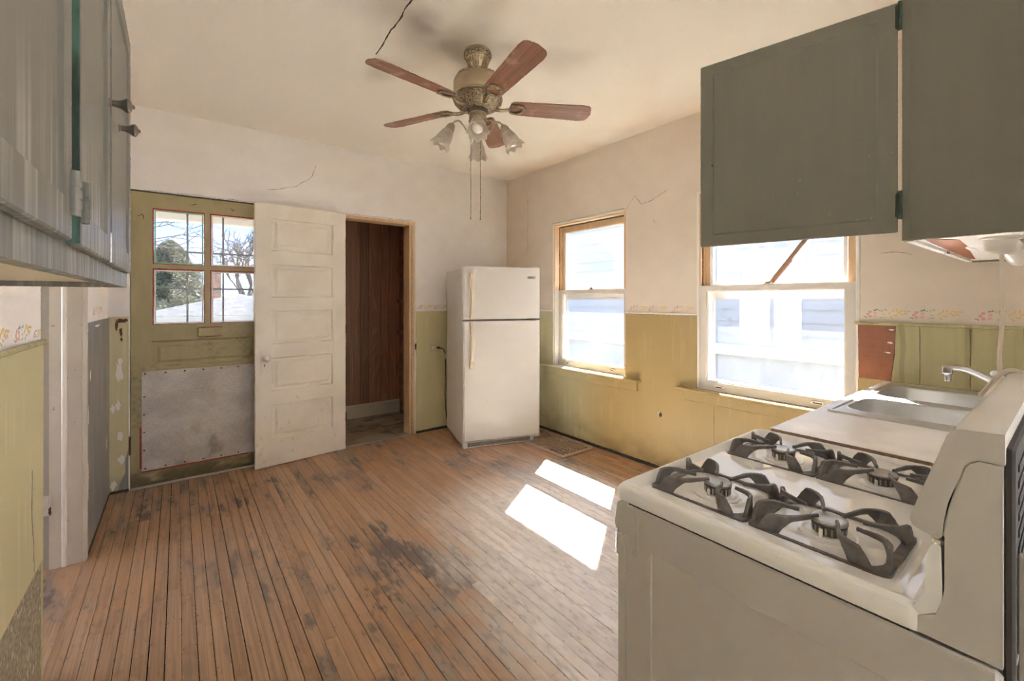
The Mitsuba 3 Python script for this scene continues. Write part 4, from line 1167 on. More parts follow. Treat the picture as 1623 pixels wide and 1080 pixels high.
rimo = loft([(rrect(SKX[0], SKX[1], SKY[0], SKY[1], 0.03), CZ + 0.0005), (rrect(SKX[0] + 0.006, SKX[1] - 0.006, SKY[0] + 0.006, SKY[1] - 0.006, 0.028), CZ + 0.0065)])
dip = loft([(rrect(SKX[0] + 0.018, SKX[1] - 0.018, SKY[0] + 0.018, SKY[1] - 0.018, 0.03), CZ + 0.0035), (rrect(SKX[0] + 0.012, SKX[1] - 0.012, SKY[0] + 0.012, SKY[1] - 0.012, 0.03), CZ + 0.0075)])
shell = man(rimo) - man(dip)
for a, b in BOW:
    shell = shell - man(prism(rrect(a - 0.001, b + 0.001, BY[0] - 0.001, BY[1] + 0.001, 0.081, 12), CZ - 0.05, CZ + 0.05))
scene[sk_] = mikit.ply(as_tm(shell), 'm_steel', smooth=False)


def ring_of(x0, x1, y0, y1, r, k=14):
    # evenly resampled so that all rings have the same vertices
    p = rrect(x0, x1, y0, y1, r, 24).exterior
    q = [p.interpolate(t, normalized=True) for t in np.linspace(0, 1, 121)[:-1]]
    return np.array([[v.x, v.y] for v in q])


for a, b in BOW:
    levels = [(-0.004, 0.0042, 0.083), (-0.001, 0.0040, 0.081), (0.001, 0.0025, 0.080), (0.0025, -0.002, 0.079)]
    levels += [(0.003 + 0.009 * t, -0.008 - 0.132 * t, 0.078 - 0.014 * t) for t in np.linspace(0, 1, 9)]
    levels += [(0.012 + 0.026 * (1 - math.cos(t)), -0.140 - 0.032 * math.sin(t), 0.064) for t in np.linspace(0.2, PI / 2, 7)]
    levels += [(0.06, -0.1735, 0.055), (0.10, -0.1745, 0.03)]
    inner = [(ring_of(a + d, b - d, BY[0] + d, BY[1] - d, r), CZ + z) for d, z, r in levels]
    outer_ = [(ring_of(a + d - 0.0015, b - d + 0.0015, BY[0] + d - 0.0015, BY[1] - d + 0.0015, r), CZ + z - 0.0018) for d, z, r in levels[::-1]]
    rings = inner + outer_
    n_ = len(inner[0][0])
    v = np.vstack([np.column_stack([r_, np.full(n_, z)]) for r_, z in rings])
    f = []
    for i in range(len(rings)):
        if i == len(inner) - 1:
            continue
        i2 = (i + 1) % len(rings)
        for q in range(n_):
            q2 = (q + 1) % n_
            f += [[i * n_ + q, i * n_ + q2, i2 * n_ + q2], [i * n_ + q, i2 * n_ + q2, i2 * n_ + q]]
    for ri, z in ((len(inner) - 1, rings[len(inner) - 1][1]), (len(inner), rings[len(inner)][1])):
        c_ = len(v)
        v = np.vstack([v, [[(a + b) / 2, (BY[0] + BY[1]) / 2, z]]])
        f += [[ri * n_ + q, ri * n_ + (q + 1) % n_, c_] if ri < len(inner) else [c_, ri * n_ + (q + 1) % n_, ri * n_ + q] for q in range(n_)]
    m = trimesh.Trimesh(v, f, process=False)
    m.fix_normals()
    add('bowl', m, 'm_steel', sk_, smooth=45)
tag(sk_, 'stainless steel double bowl sink set in the white countertop', 'sink')
for a, b in BOW:
    add('drain', lathe([(0.040, CZ - 0.1752), (0.040, CZ - 0.173), (0.030, CZ - 0.1725), (0.026, CZ - 0.1745), (0.0, CZ - 0.1745)], 24, at=((a + b) / 2, 0.37, 0)), 'm_chrome', sk_, smooth=40)
# faucet
fc = thing('faucet', 'chrome kitchen faucet with a long spout behind the range backguard', 'faucet')
FX, FY = 2.52, 0.085
add('base_plate', rbox(FX - 0.12, FX + 0.12, FY - 0.028, FY + 0.028, CZ + 0.0037, CZ + 0.024, 0.010), 'm_chrome', fc, smooth=40)
add('valve_body', lathe([(0.026, CZ + 0.02), (0.024, CZ + 0.06), (0.020, CZ + 0.085), (0.0, CZ + 0.09)], 20, at=(FX, FY, 0)), 'm_chrome', fc, smooth=40)
sp_path = crom([(FX, FY + 0.018, CZ + 0.045), (FX - 0.005, FY + 0.06, CZ + 0.080), (FX - 0.01, FY + 0.12, CZ + 0.125), (FX - 0.015, FY + 0.185, CZ + 0.160), (FX - 0.018, FY + 0.225, CZ + 0.168), (FX - 0.02, FY + 0.250, CZ + 0.164)], 6)
spo = add('spout', tube(sp_path, np.linspace(0.013, 0.0115, len(sp_path)), 12), 'm_chrome', fc, smooth=45)
add('spout_tip', rbox(FX - 0.034, FX - 0.006, FY + 0.232, FY + 0.264, CZ + 0.140, CZ + 0.174, 0.007), 'm_chrome', spo, smooth=40)
add('aerator', lathe([(0.009, CZ + 0.112), (0.010, CZ + 0.116), (0.010, CZ + 0.136), (0.012, CZ + 0.142)], 14, at=(FX - 0.020, FY + 0.247, 0)), 'm_chrome', spo, smooth=40)
lv = crom([(FX, FY, CZ + 0.085), (FX + 0.01, FY + 0.05, CZ + 0.115), (FX + 0.015, FY + 0.12, CZ + 0.155)], 5)
ha = add('lever', tube(lv, np.linspace(0.009, 0.006, len(lv)), 10), 'm_chrome', fc, smooth=45)
add('lever_knob', trimesh.creation.icosphere(subdivisions=3, radius=0.014).apply_translation(lv[-1]), 'm_chrome', ha, smooth=True)

# ---------------------------------------------------------------- wall cabinet above the sink, its door open
ux0, ux1, uy0, uy1, uz0, uz1 = 1.780, XR - 0.011, YN + 0.002, 0.338, 1.545, 2.42
uc = thing('wall_cabinet', 'dark olive wall cabinet above the sink with one door swung open', 'cabinet')
add('side_panel', box(ux0 + 0.002, ux0 + 0.02, uy0, uy1 - 0.019, uz0, uz1), 'm_cabinet', uc)
add('side_panel', box(ux1 - 0.02, ux1, uy0, uy1 - 0.019, uz0, uz1), 'm_cabinet', uc)
bp = add('bottom_panel', box(ux0 + 0.021, ux1 - 0.021, uy0, uy1 - 0.020, uz0 + 0.008, uz0 + 0.024), 'm_plaster', uc, 'flaking white underside')
add('top_panel', box(ux0 + 0.021, ux1 - 0.021, uy0, uy1 - 0.020, uz1 - 0.02, uz1), 'm_cabinet', uc)
add('back_panel', box(ux0 + 0.021, ux1 - 0.021, uy0, uy0 + 0.006, uz0 + 0.025, uz1 - 0.021), 'm_cabinet', uc)
add('shelf', box(ux0 + 0.021, ux1 - 0.021, uy0 + 0.007, uy1 - 0.03, 1.96, 1.978), 'm_plaster', uc)
# face frame
add('stile', box(ux0, ux0 + 0.04, uy1 - 0.019, uy1, uz0 + 0.0, uz1), 'm_cabinet', uc)
add('stile', box(ux0 + 0.61, ux0 + 0.66, uy1 - 0.019, uy1, uz0, uz1), 'm_cabinet', uc)
add('stile', box(ux1 - 0.04, ux1, uy1 - 0.019, uy1, uz0, uz1), 'm_cabinet', uc)
for z0, z1 in ((uz0, uz0 + 0.035), (uz1 - 0.12, uz1)):
    add('face_rail', box(ux0 + 0.041, ux1 - 0.041, uy1 - 0.018, uy1 - 0.001, z0, z1), 'm_plaster' if z0 == uz0 else 'm_cabinet', uc)
add('bare_patch', prism([(1.83, 0.300), (1.96, 0.235), (2.22, 0.245), (2.50, 0.268), (2.95, 0.300), (2.90, 0.312), (2.40, 0.312)], uz0 + 0.0066, uz0 + 0.0081), 'm_masonite', bp, 'bare brown wood where paint has peeled')
add('paint_flake', prism(blob(2.35, 0.246, 0.10, 0.010, 9), uz0 + 0.0045, uz0 + 0.0066), 'm_plaster', bp)
dA, dB = np.array([1.7785, 0.3475]), np.array([1.655, 0.922])
e = (dB - dA) / np.linalg.norm(dB - dA)
W_ = float(np.linalg.norm(dB - dA))
# door frame: x along the door away from the hinge, y towards the camera side (-X), z up
MU = frame([dA[0], dA[1], 1.572], [e[0], e[1], 0], [-e[1], e[0], 0], [0, 0, 1])
H_ = 0.712
dd = man(cbox(0, W_, -0.009, 0.009, 0, H_, 0.003))
dk = add('door', dd, 'm_cabinet', uc, 'open dark olive door seen from its back', M=MU)
add('raised_field', hull([(x, y, z) for i_, y in ((0.046, 0.0085), (0.052, 0.0120)) for x in (i_, W_ - i_) for z in (i_ * 0.9, H_ - i_ * 0.9)]), 'm_cabinet', dk, M=MU)
for z in (0.045, 0.63):
    hg = add('hinge', cbox(-0.009, 0.006, 0.001, 0.013, z, z + 0.075, 0.003), 'm_darkgreen', uc, 'painted over hinge', M=MU)
    add('hinge_pin', lathe([(0.0055, z - 0.006), (0.0055, z + 0.081)], 10, at=(-0.005, 0.012, 0)), 'm_darkgreen', hg, M=MU)
add('nail_hole', cat(*[lathe([(0.003, 0.0085), (0.003, 0.0097)], 8, 'y', (W_ - 0.045 - k * 0.010, 0, 0.315 + 0.002 * k)) for k in range(3)]), 'm_black', dk, M=MU)
# other two doors of the same cabinet, closed, not in view
for a in (ux0 + 0.665,):
    d = add('closed_door', cbox(a, ux1 - 0.03, uy1 + 0.001, uy1 + 0.018, uz0 + 0.03, uz1 - 0.1, 0.003), 'm_cabinet', uc)
    add('knob', lathe([(0.008, 0), (0.007, 0.012), (0.015, 0.018), (0.012, 0.027), (0, 0.028)], 14, 'y', (a + 0.05, uy1 + 0.018, uz0 + 0.15)), 'm_agedmetal', d)

# porcelain lamp holder under the cabinet and its cord
LX, LY, LZ = 1.985, 0.150, uz0 + 0.0075
lp = thing('porcelain_lamp_holder', 'white porcelain lamp holder with pull cord under the dark olive wall cabinet', 'lamp holder')
add('mounting_base', lathe([(0.047, LZ), (0.047, LZ - 0.006), (0.040, LZ - 0.010)], 28, at=(LX, LY, 0)), 'm_porcelain', lp, smooth=40)
add('cup', lathe([(0.036, LZ - 0.008), (0.037, LZ - 0.025), (0.034, LZ - 0.042), (0.026, LZ - 0.052), (0, LZ - 0.054)], 24, at=(LX, LY, 0)), 'm_porcelain', lp, smooth=40)
arm = crom([(LX, LY, LZ - 0.015), (LX + 0.05, LY - 0.015, LZ - 0.020), (LX + 0.10, LY - 0.028, LZ - 0.040)], 5)
add('socket_arm', tube(arm, 0.024, 14), 'm_porcelain', lp, smooth=45)
ex = np.array([0.86, -0.25, -0.45])
ex /= np.linalg.norm(ex)
ey = np.cross([0, 0, 1], ex)
ey /= np.linalg.norm(ey)
ML = frame(arm[-1], ey, np.cross(ex, ey), ex)
add('socket', lathe([(0.030, -0.035), (0.034, 0.0), (0.034, 0.03), (0.028, 0.031), (0.026, 0.004), (0, 0.004)], 24), 'm_porcelain', lp, smooth=40, M=ML)
add('socket_ring', lathe([(0.0285, 0.0305), (0.0285, 0.0325), (0.026, 0.0325), (0.0, 0.031)], 24), 'm_grille', lp, M=ML)
pc = crom([(LX - 0.012, LY - 0.004, LZ - 0.03), (LX - 0.012, LY - 0.004, 1.42), (LX - 0.006, LY - 0.006, 1.33), (LX - 0.016, LY + 0.0, 1.20), (LX - 0.022, LY + 0.0, 1.128), (1.80, 0.155, 1.105), (1.68, 0.160, 1.11), (1.62, 0.150, 1.13), (1.612, 0.115, 1.185), (1.57, 0.085, 1.193), (1.50, 0.068, 1.1925), (1.42, 0.064, 1.1925)], 6)
add('pull_cord', tube(pc, 0.0052, 8), 'm_cord', lp, 'beige pull cord hanging down to the backguard', smooth=45)

# ---------------------------------------------------------------- wall cabinet on the left wall
lx0, lx1, ly0, ly1, lz0, lz1 = XL + 0.001, -0.102, 0.25, 1.450, 1.392, 1.975
lc = thing('wall_cabinet', 'worn grey green wall cabinet with panelled doors on the left wall', 'cabinet')
add('side_panel', box(lx0, lx1 - 0.019, ly1 - 0.018, ly1, lz0, lz1), 'm_cabinet_old', lc)
add('side_panel', box(lx0, lx1 - 0.019, ly0, ly0 + 0.018, lz0, lz1), 'm_cabinet_old', lc)
add('bottom_panel', box(lx0, lx1 - 0.019, ly0 + 0.0185, ly1 - 0.0185, lz0 + 0.012, lz0 + 0.030), 'm_rawwood' if False else 'm_almond', lc, 'bare tan underside')
add('top_panel', box(lx0, lx1 - 0.019, ly0 + 0.0185, ly1 - 0.0185, lz1 - 0.018, lz1), 'm_cabinet_old', lc)
add('face_rail', box(lx1 - 0.0185, lx1, ly0, ly1, lz0, lz0 + 0.058), 'm_cabinet_old', lc)
add('face_rail', box(lx1 - 0.0185, lx1, ly0, ly1, lz1 - 0.05, lz1), 'm_cabinet_old', lc)
for a in (0.642, 0.966, 1.39):
    add('stile', box(lx1 - 0.0183, lx1 - 0.0003, a, a + 0.06, lz0 + 0.0585, lz1 - 0.0505), 'm_cabinet_old' if a > .7 else 'm_darkgreen', lc)
DF = -0.090


def old_door(y0, y1, z0=1.424, z1=1.968):
    d = man(cbox(lx1 + 0.0005, DF, y0, y1, z0, z1, 0.002)) - man(hull([(x, y, z) for x, i_ in ((DF + 0.001, 0.040), (DF - 0.004, 0.046)) for y in (y0 + i_, y1 - i_) for z in (z0 + i_, z1 - i_)]))
    k = add('door', d, 'm_cabinet_old', lc)
    return k


dks = [old_door(0.30, 0.655), old_door(0.708, 0.990), old_door(1.002, 1.374)]
add('door_gap', box(lx1 + 0.0004, lx1 + 0.003, 0.9905, 1.0015, 1.426, 1.966), 'm_darkgreen', lc)
add('door_edge', box(lx1 + 0.0007, DF - 0.0008, 0.7065, 0.7085, 1.426, 1.966), 'm_darkgreen', dks[1], 'dark green door edge')
add('door_edge', box(lx1 + 0.0007, DF - 0.0008, 0.6545, 0.6565, 1.426, 1.966), 'm_darkgreen', dks[0])
add('door_edge', box(lx1 + 0.0007, DF - 0.001, 1.0008, 1.0022, 1.48, 1.966), 'm_darkgreen', dks[2])
add('edge_chip', box(DF - 0.003, DF + 0.0005, 0.9995, 1.004, 1.425, 1.475), 'm_counter', dks[2])
for y, dk_ in ((0.652, dks[0]), (0.711, dks[1])):
    hg = add('hinge', lathe([(0.0055, 1.450), (0.0055, 1.498)], 10, at=(DF + 0.002, y, 0)), 'm_cabinet_old', dk_)
    for z in (1.462, 1.474, 1.486):
        add('knuckle', lathe([(0.0064, z - 0.005), (0.0064, z + 0.004)], 10, at=(DF + 0.002, y, 0)), 'm_cabinet_old', hg)
for y, z, dk_ in ((0.978, 1.688, dks[1]), (1.118, 1.690, dks[2])):
    kn = add('knob', lathe([(r * 0.8, q * 0.8) for r, q in [(0.0085, 0.0), (0.0085, 0.002), (0.0062, 0.004), (0.0066, 0.012), (0.0088, 0.019), (0.0138, 0.025), (0.0150, 0.0285), (0.0140, 0.031), (0.0095, 0.034), (0.0045, 0.0355), (0.0042, 0.039), (0, 0.040)]], 18, 'x', (DF, y, z)), 'm_knob', dk_, 'worn metal knob', smooth=40)

# ---------------------------------------------------------------- refrigerator
MF_ = frame([2.052, 3.412, 0], [0.957, -0.290, 0], [0.290, 0.957, 0], [0, 0, 1])
fr = thing('refrigerator', 'white top freezer refrigerator standing angled in the room corner', 'refrigerator')
FW, FD, FH = 0.770, 0.715, 1.675
add('cabinet_body', cbox(0.004, FW - 0.004, 0.062, FD, 0.020, FH - 0.012, 0.006), 'm_fridge', fr, M=MF_)


def fdoor(z0, z1):
    pts = [(0.004, 0.055), (0.0, 0.035), (0.004, 0.014), (0.016, 0.004), (0.04, 0.0), (0.2, -0.004), (FW / 2, -0.006), (FW - 0.2, -0.004), (FW - 0.04, 0.0), (FW - 0.016, 0.004), (FW - 0.004, 0.014), (FW, 0.035), (FW - 0.004, 0.055)]
    p = Polygon(pts)
    return loft([(p.buffer(-0.003), z0), (p, z0 + 0.004), (p, z1 - 0.004), (p.buffer(-0.003), z1)])


fz = add('freezer_door', fdoor(1.186, FH), 'm_fridge', fr, smooth=30, M=MF_)
fd = add('fridge_door', fdoor(0.070, 1.170), 'm_fridge', fr, smooth=30, M=MF_)
add('gasket', box(0.012, FW - 0.012, 0.052, 0.064, 0.075, FH - 0.006), 'm_grille', fr, M=MF_)
add('center_bracket', cbox(FW - 0.13, FW - 0.004, 0.006, 0.06, 1.1725, 1.1835, 0.002), 'm_gear', fr, M=MF_)
add('hinge_cover', cbox(FW - 0.08, FW - 0.01, 0.02, 0.10, FH - 0.011, FH + 0.012, 0.004), 'm_fridge', fr, M=MF_)


def fhandle(parent, z0, z1, cap0, cap1):
    path = [(0.075, -0.010, z0), (0.078, -0.034, z0 + 0.05 * np.sign(z1 - z0)), (0.079, -0.042, (z0 + z1) / 2), (0.076, -0.036, z1 - 0.05 * np.sign(z1 - z0)), (0.074, -0.024, z1)]
    c = crom(path, 5)
    ms = []
    for p, q in zip(c[:-1], c[1:]):
        ms.append(hull([np.array(s) + [dx, dy, 0] for s in (p, q) for dx, dy in ((-0.016, 0.006), (-0.010, -0.008), (0.010, -0.008), (0.016, 0.006))] + [np.array(s) + [dx, 0.0, 0.0005] for s in (p, q) for dx in (-0.016, 0.016)]))
    h = add('handle', cat(ms), 'm_handle', parent, 'yellowed bar handle', M=MF_)
    add('handle_cap', cbox(0.055, 0.095, -0.040, 0.0, min(cap0, cap1), max(cap0, cap1), 0.006), 'm_handle', h, M=MF_)


fhandle(fz, 1.190, 1.560, 1.552, 1.610)
fhandle(fd, 1.164, 0.800, 0.735, 0.806)
bd = add('badge', cbox(0.630, 0.716, -0.008, 0.002, 1.563, 1.591, 0.003), 'm_badge', fz, 'small silver badge', M=MF_)
add('badge_print', box(0.636, 0.688, -0.0086, -0.0078, 1.572, 1.582), 'm_gear', bd, M=MF_)
gr = add('base_grille', cbox(0.004, 0.706, 0.012, 0.070, 0.004, 0.066, 0.006), 'm_fridge', fr, M=MF_)
add('grille_opening', box(0.046, 0.664, 0.0105, 0.013, 0.018, 0.054), 'm_dark', gr, M=MF_)
for k in range(4):
    z = 0.0215 + k * 0.0092
    add('grille_slat', box(0.047, 0.663, 0.0085, 0.0112, z, z + 0.0042), 'm_grille', gr, M=MF_)
add('lower_hinge', cbox(0.715, 0.765, 0.01, 0.06, 0.044, 0.066, 0.004), 'm_fridge', fr, M=MF_)
for x in (0.72,):
    add('foot', cbox(x - 0.012, x + 0.012, 0.05, 0.075, 0.0, 0.022, 0.003), 'm_gear', fr, M=MF_)
for x in (0.05, 0.72):
    add('foot', cbox(x - 0.012, x + 0.012, FD - 0.08, FD - 0.05, 0.0, 0.022, 0.003), 'm_gear', fr, M=MF_)

# outlet, plug and cord
ol = add('outlet', cbox(2.083, 2.203, YB - 0.0125, YB - 0.0071, 0.826, 0.902, 0.003), 'm_almond', label='almond wall outlet beside the refrigerator', cat_='outlet')
for x in (2.116, 2.170):
    soc = add('socket', lathe([(0.017, -0.0142), (0.017, -0.012)], 20, 'y', (x, YB, 0.864)), 'm_handle', ol)
    if x < 2.15:
        for dz in (-0.006, 0.006):
            add('slot', box(x - 0.006, x + 0.004, YB - 0.0148, YB - 0.0141, 0.864 + dz - 0.0012, 0.864 + dz + 0.0012), 'm_black', soc)
cd = add('power_cord', tube(crom([(2.172, YB - 0.052, 0.862), (2.205, YB - 0.060, 0.852), (2.235, YB - 0.058, 0.80), (2.248, YB - 0.045, 0.70), (2.252, YB - 0.035, 0.55), (2.255, YB - 0.022, 0.30), (2.29, YB - 0.020, 0.05), (2.36, YB - 0.025, 0.030)], 6), 0.0045, 8), 'm_blackcord', label='black power cord of the refrigerator hanging from the outlet', cat_='power cord', smooth=45)
add('plug', hull(np.vstack([np.array([[2.158, YB - 0.015, 0.852], [2.186, YB - 0.015, 0.852], [2.158, YB - 0.015, 0.876], [2.186, YB - 0.015, 0.876]]), np.array([[2.166, YB - 0.056, 0.858], [2.180, YB - 0.056, 0.858], [2.166, YB - 0.056, 0.868], [2.180, YB - 0.056, 0.868]])])), 'm_blackcord', cd)
add('cord_tag', cbox(2.236, 2.252, YB - 0.062, YB - 0.054, 0.745, 0.80, 0.002), 'm_porcelain', cd, 'white tag on the cord')

# ---------------------------------------------------------------- floor register
rgx0, rgx1, rgy0, rgy1 = 2.615, 3.035, 2.700, 3.430
ring = sbox(rgx0, rgy0, rgx1, rgy1).difference(sbox(rgx0 + 0.045, rgy0 + 0.045, rgx1 - 0.045, rgy1 - 0.045))
fg = add('floor_register', prism(ring, 0.001, 0.013), 'm_register', label='brown cast floor register by the wall next to the refrigerator', cat_='floor register')
add('duct', box(rgx0 + 0.045, rgx1 - 0.045, rgy0 + 0.045, rgy1 - 0.045, 0.0009, 0.0022), 'm_black', fg)
ys = np.linspace(rgy0 + 0.045, rgy1 - 0.045, 18)[1:-1]
for y in ys:
    add('register_bar', box(rgx0 + 0.045, rgx1 - 0.045, y - 0.0065, y + 0.0065, 0.0022, 0.0118), 'm_register', fg)
for x in np.linspace(rgx0 + 0.045, rgx1 - 0.045, 8)[1:-1]:
    add('register_rib', box(x - 0.005, x + 0.005, rgy0 + 0.045, rgy1 - 0.045, 0.0022, 0.0110), 'm_register', fg)

# ---------------------------------------------------------------- ceiling fan
FC = np.array([1.345, 2.075])
fan = thing('ceiling_fan', 'brass ceiling fan with five reddish wood blades and four glass shades', 'ceiling fan')
at = (FC[0], FC[1], 0)
cp = add('canopy', lathe([(0.074, ZC), (0.078, ZC - 0.012), (0.076, ZC - 0.030), (0.066, ZC - 0.050), (0.055, ZC - 0.078), (0.042, ZC - 0.105), (0.036, ZC - 0.122), (0.020, ZC - 0.126)], 32, at=at), 'm_brass_plain', fan, 'antique brass canopy', smooth=40)
for k in range(24):
    an = k * 2 * PI / 24
    c, s_ = math.cos(an), math.sin(an)
    add('flute', hull([(FC[0] + r * c - w * s_, FC[1] + r * s_ + w * c, z) for r, w, z in ((0.0675, 0.005, ZC - 0.052), (0.0675, -0.005, ZC - 0.052), (0.058, 0.004, ZC - 0.078), (0.058, -0.004, ZC - 0.078), (0.044, 0.003, ZC - 0.104), (0.044, -0.003, ZC - 0.104), (0.040, 0, ZC - 0.104), (0.053, 0, ZC - 0.078), (0.060, 0, ZC - 0.052))]), 'm_brass', cp)
add('ornament_band', lathe([(0.0775, ZC - 0.014), (0.0795, ZC - 0.022), (0.0775, ZC - 0.034), (0.0680, ZC - 0.048), (0.066, ZC - 0.046)], 40, at=at), 'm_ornate', cp, smooth=40)
add('downrod', lathe([(0.014, ZC - 0.155), (0.014, ZC - 0.12)], 16, at=at), 'm_brass', fan)
mo = add('motor_housing', lathe([(0.03, 2.628), (0.105, 2.624), (0.124, 2.612), (0.136, 2.590), (0.138, 2.545), (0.134, 2.520), (0.140, 2.512), (0.140, 2.504), (0.118, 2.490), (0.06, 2.480)][::-1], 48, at=at), 'm_brass_plain', fan, 'brass motor housing', smooth=40)
for k in range(28):
    an = k * 2 * PI / 28
    add('scallop', trimesh.creation.icosphere(subdivisions=1, radius=0.0125).apply_scale([1, 1, 0.7]).apply_translation([FC[0] + 0.110 * math.cos(an), FC[1] + 0.110 * math.sin(an), 2.618]), 'm_brass', mo, smooth=True)
add('ornament_ring', lathe([(0.135, 2.503), (0.141, 2.494), (0.134, 2.474), (0.112, 2.452), (0.085, 2.440), (0.056, 2.436), (0.05, 2.46)][::-1], 48, at=at), 'm_ornate', mo, 'dark ornamented ring', smooth=40)
sw = add('switch_housing', lathe([(0.052, 2.440), (0.053, 2.425), (0.050, 2.418), (0.050, 2.372), (0.047, 2.352), (0.036, 2.338), (0.022, 2.328), (0.010, 2.318), (0, 2.314)][::-1], 32, at=at), 'm_brass', fan, smooth=40)
add('dark_band', lathe([(0.0545, 2.428), (0.0560, 2.422), (0.0545, 2.416), (0.05, 2.416)], 32, at=at), 'm_gear', sw, smooth=40)
for k in range(14):
    an = k * 2 * PI / 14
    c, s = math.cos(an), math.sin(an)
    add('leaf_ornament', hull([(FC[0] + r * c - w * s, FC[1] + r * s + w * c, z) for r, w, z in ((0.050, 0.009, 2.382), (0.050, -0.009, 2.382), (0.0535, 0.004, 2.374), (0.0535, -0.004, 2.374), (0.044, 0.0, 2.345), (0.048, 0.006, 2.362), (0.048, -0.006, 2.362))]), 'm_ornate', sw)
# blades
uvb = None
for k in range(5):
    an = math.radians(188 + 72 * k)
    er, et = np.array([math.cos(an), math.sin(an), 0]), np.array([-math.sin(an), math.cos(an), 0])
    tilt = math.radians(-13)
    ew = et * math.cos(tilt) + np.array([0, 0, 1]) * math.sin(tilt)
    en = np.cross(er, ew)
    MB = frame([FC[0], FC[1], 2.458], er, ew, en)
    o = [(0.185, -0.040), (0.200, -0.052), (0.225, -0.056), (0.600, -0.068), (0.640, -0.062), (0.655, -0.045), (0.665, 0.0), (0.655, 0.045), (0.640, 0.062), (0.600, 0.068), (0.225, 0.056), (0.200, 0.052), (0.185, 0.040)]
    P_ = Polygon(o).buffer(-0.012).buffer(0.012, quad_segs=3)
    m = prism(P_, 0.0, 0.006)
    bl = key_for('blade', fan)
    uv = m.vertices[:, :2] + np.array([k * 0.77, k * 0.31])
    m.apply_transform(MB)
    scene[bl] = mikit.ply(m, 'm_blade', uv=uv)
    # iron: arm from the motor, ornate open ring under the blade
    arm = bez([(0.085, 0, -0.008), (0.12, 0, -0.022), (0.15, 0, -0.018), (0.175, 0, -0.006)], 8)
    ir = add('blade_iron', tube(arm, np.linspace(0.011, 0.009, 8), 10), 'm_brass', bl, 'brass blade bracket', smooth=45, M=MB)
    th = np.linspace(0, 2 * PI, 25)
    rr = 0.036 * (1 + 0.10 * np.cos(3 * th))
    c = np.column_stack([0.220 + rr * 1.15 * np.cos(th), rr * np.sin(th), np.full(25, -0.005)])
    add('bracket_ring', tube(c, 0.0062, 8), 'm_ornate', ir, smooth=45, M=MB)
    add('bracket_leaf', cat([trimesh.creation.icosphere(subdivisions=1, radius=0.011).apply_scale([1.3, 1, 0.55]).apply_translation([0.220 + 0.043 * math.cos(a), 0.038 * math.sin(a), -0.006]) for a in (-0.9, -0.45, 0, 0.45, 0.9)]), 'm_ornate', ir, M=MB)
# light kit
for k in range(4):
    an = math.radians(237 + 90 * k)
    er = np.array([math.cos(an), math.sin(an), 0])
    base = np.array([FC[0], FC[1], 0])
    ez = np.array([0, 0, 1.0])
    arm = crom([base + er * 0.030 + ez * 2.345, base + er * 0.060 + ez * 2.320, base + er * 0.082 + ez * 2.345, base + er * 0.105 + ez * 2.372, base + er * 0.135 + ez * 2.362, base + er * 0.146 + ez * 2.336], 5)
    ar = add('light_arm', tube(arm, 0.0055, 8), 'm_brass_plain', fan, 'curved brass lamp arm', smooth=45)
    ax = er * 0.50 - ez * 0.866
    t1 = np.cross(ax, [0, 0, 1.0])
    t1 /= np.linalg.norm(t1)
    ML = frame(arm[-1] + np.array([0, 0, 0.008]), t1, np.cross(ax, t1), ax)
    add('socket_cup', lathe([(0.010, -0.012), (0.018, -0.006), (0.024, 0.010), (0.027, 0.030), (0.025, 0.032), (0.0, 0.030)], 24), 'm_brass_plain', ar, smooth=40, M=ML)
    # tulip shade with a scalloped rim: a thin sheet
    nu, nv = 48, 12
    vs = []
    for j in range(nv):
        t = j / (nv - 1)
        r = 0.024 + 0.016 * t + 0.010 * math.sin(t * PI * 0.9) + 0.016 * max(0, t - 0.72) / 0.28
        for i in range(nu):
            a = i * 2 * PI / nu
            lobe = 1 + 0.07 * t * t * math.cos(8 * a)
            z = 0.022 + 0.108 * t + 0.007 * t * t * math.cos(8 * a)
            vs.append((r * lobe * math.cos(a), r * lobe * math.sin(a), z))
    fs = []
    for j in range(nv - 1):
        for i in range(nu):
            a, b = j * nu + i, j * nu + (i + 1) % nu
            fs += [[a, b, b + nu], [a, b + nu, a + nu]]
    add('glass_shade', trimesh.Trimesh(vs, fs, process=False), 'm_shade', ar, 'frosted tulip shaped glass shade', smooth=True, M=ML)
    add('bulb', lathe([(0.012, 0.030), (0.013, 0.050), (0.022, 0.072), (0.029, 0.092), (0.027, 0.110), (0.016, 0.121), (0, 0.124)], 20), 'm_bulb', ar, 'white bulb', smooth=40, M=ML)
for (u, dz0, dz1) in ((np.array([-0.053, -0.01]), 2.41, 1.825), (np.array([0.004, -0.02]), 2.32, 1.825)):
    p = FC + u
    ch = add('pull_chain', lathe([(0.0017, dz1), (0.0017, dz0)], 6, at=(p[0], p[1], 0)), 'm_gear', fan, 'thin pull chain')
    add('chain_end', lathe([(0.003, dz1 - 0.012), (0.0035, dz1 - 0.006), (0.002, dz1)], 8, at=(p[0], p[1], 0)), 'm_gear', ch)
add('chain_bead', lathe([(0.003, 2.20), (0.005, 2.207), (0.003, 2.214)], 10, at=(FC[0] + 0.004, FC[1] - 0.02, 0)), 'm_brass_plain', fan)

# ================================================================ OUTSIDE
yd = add('yard_ground', box(-40, 45, -30, 60, -1.6, -1.3), 'm_yard', kind='structure', label='brown winter yard around the house', cat_='ground')
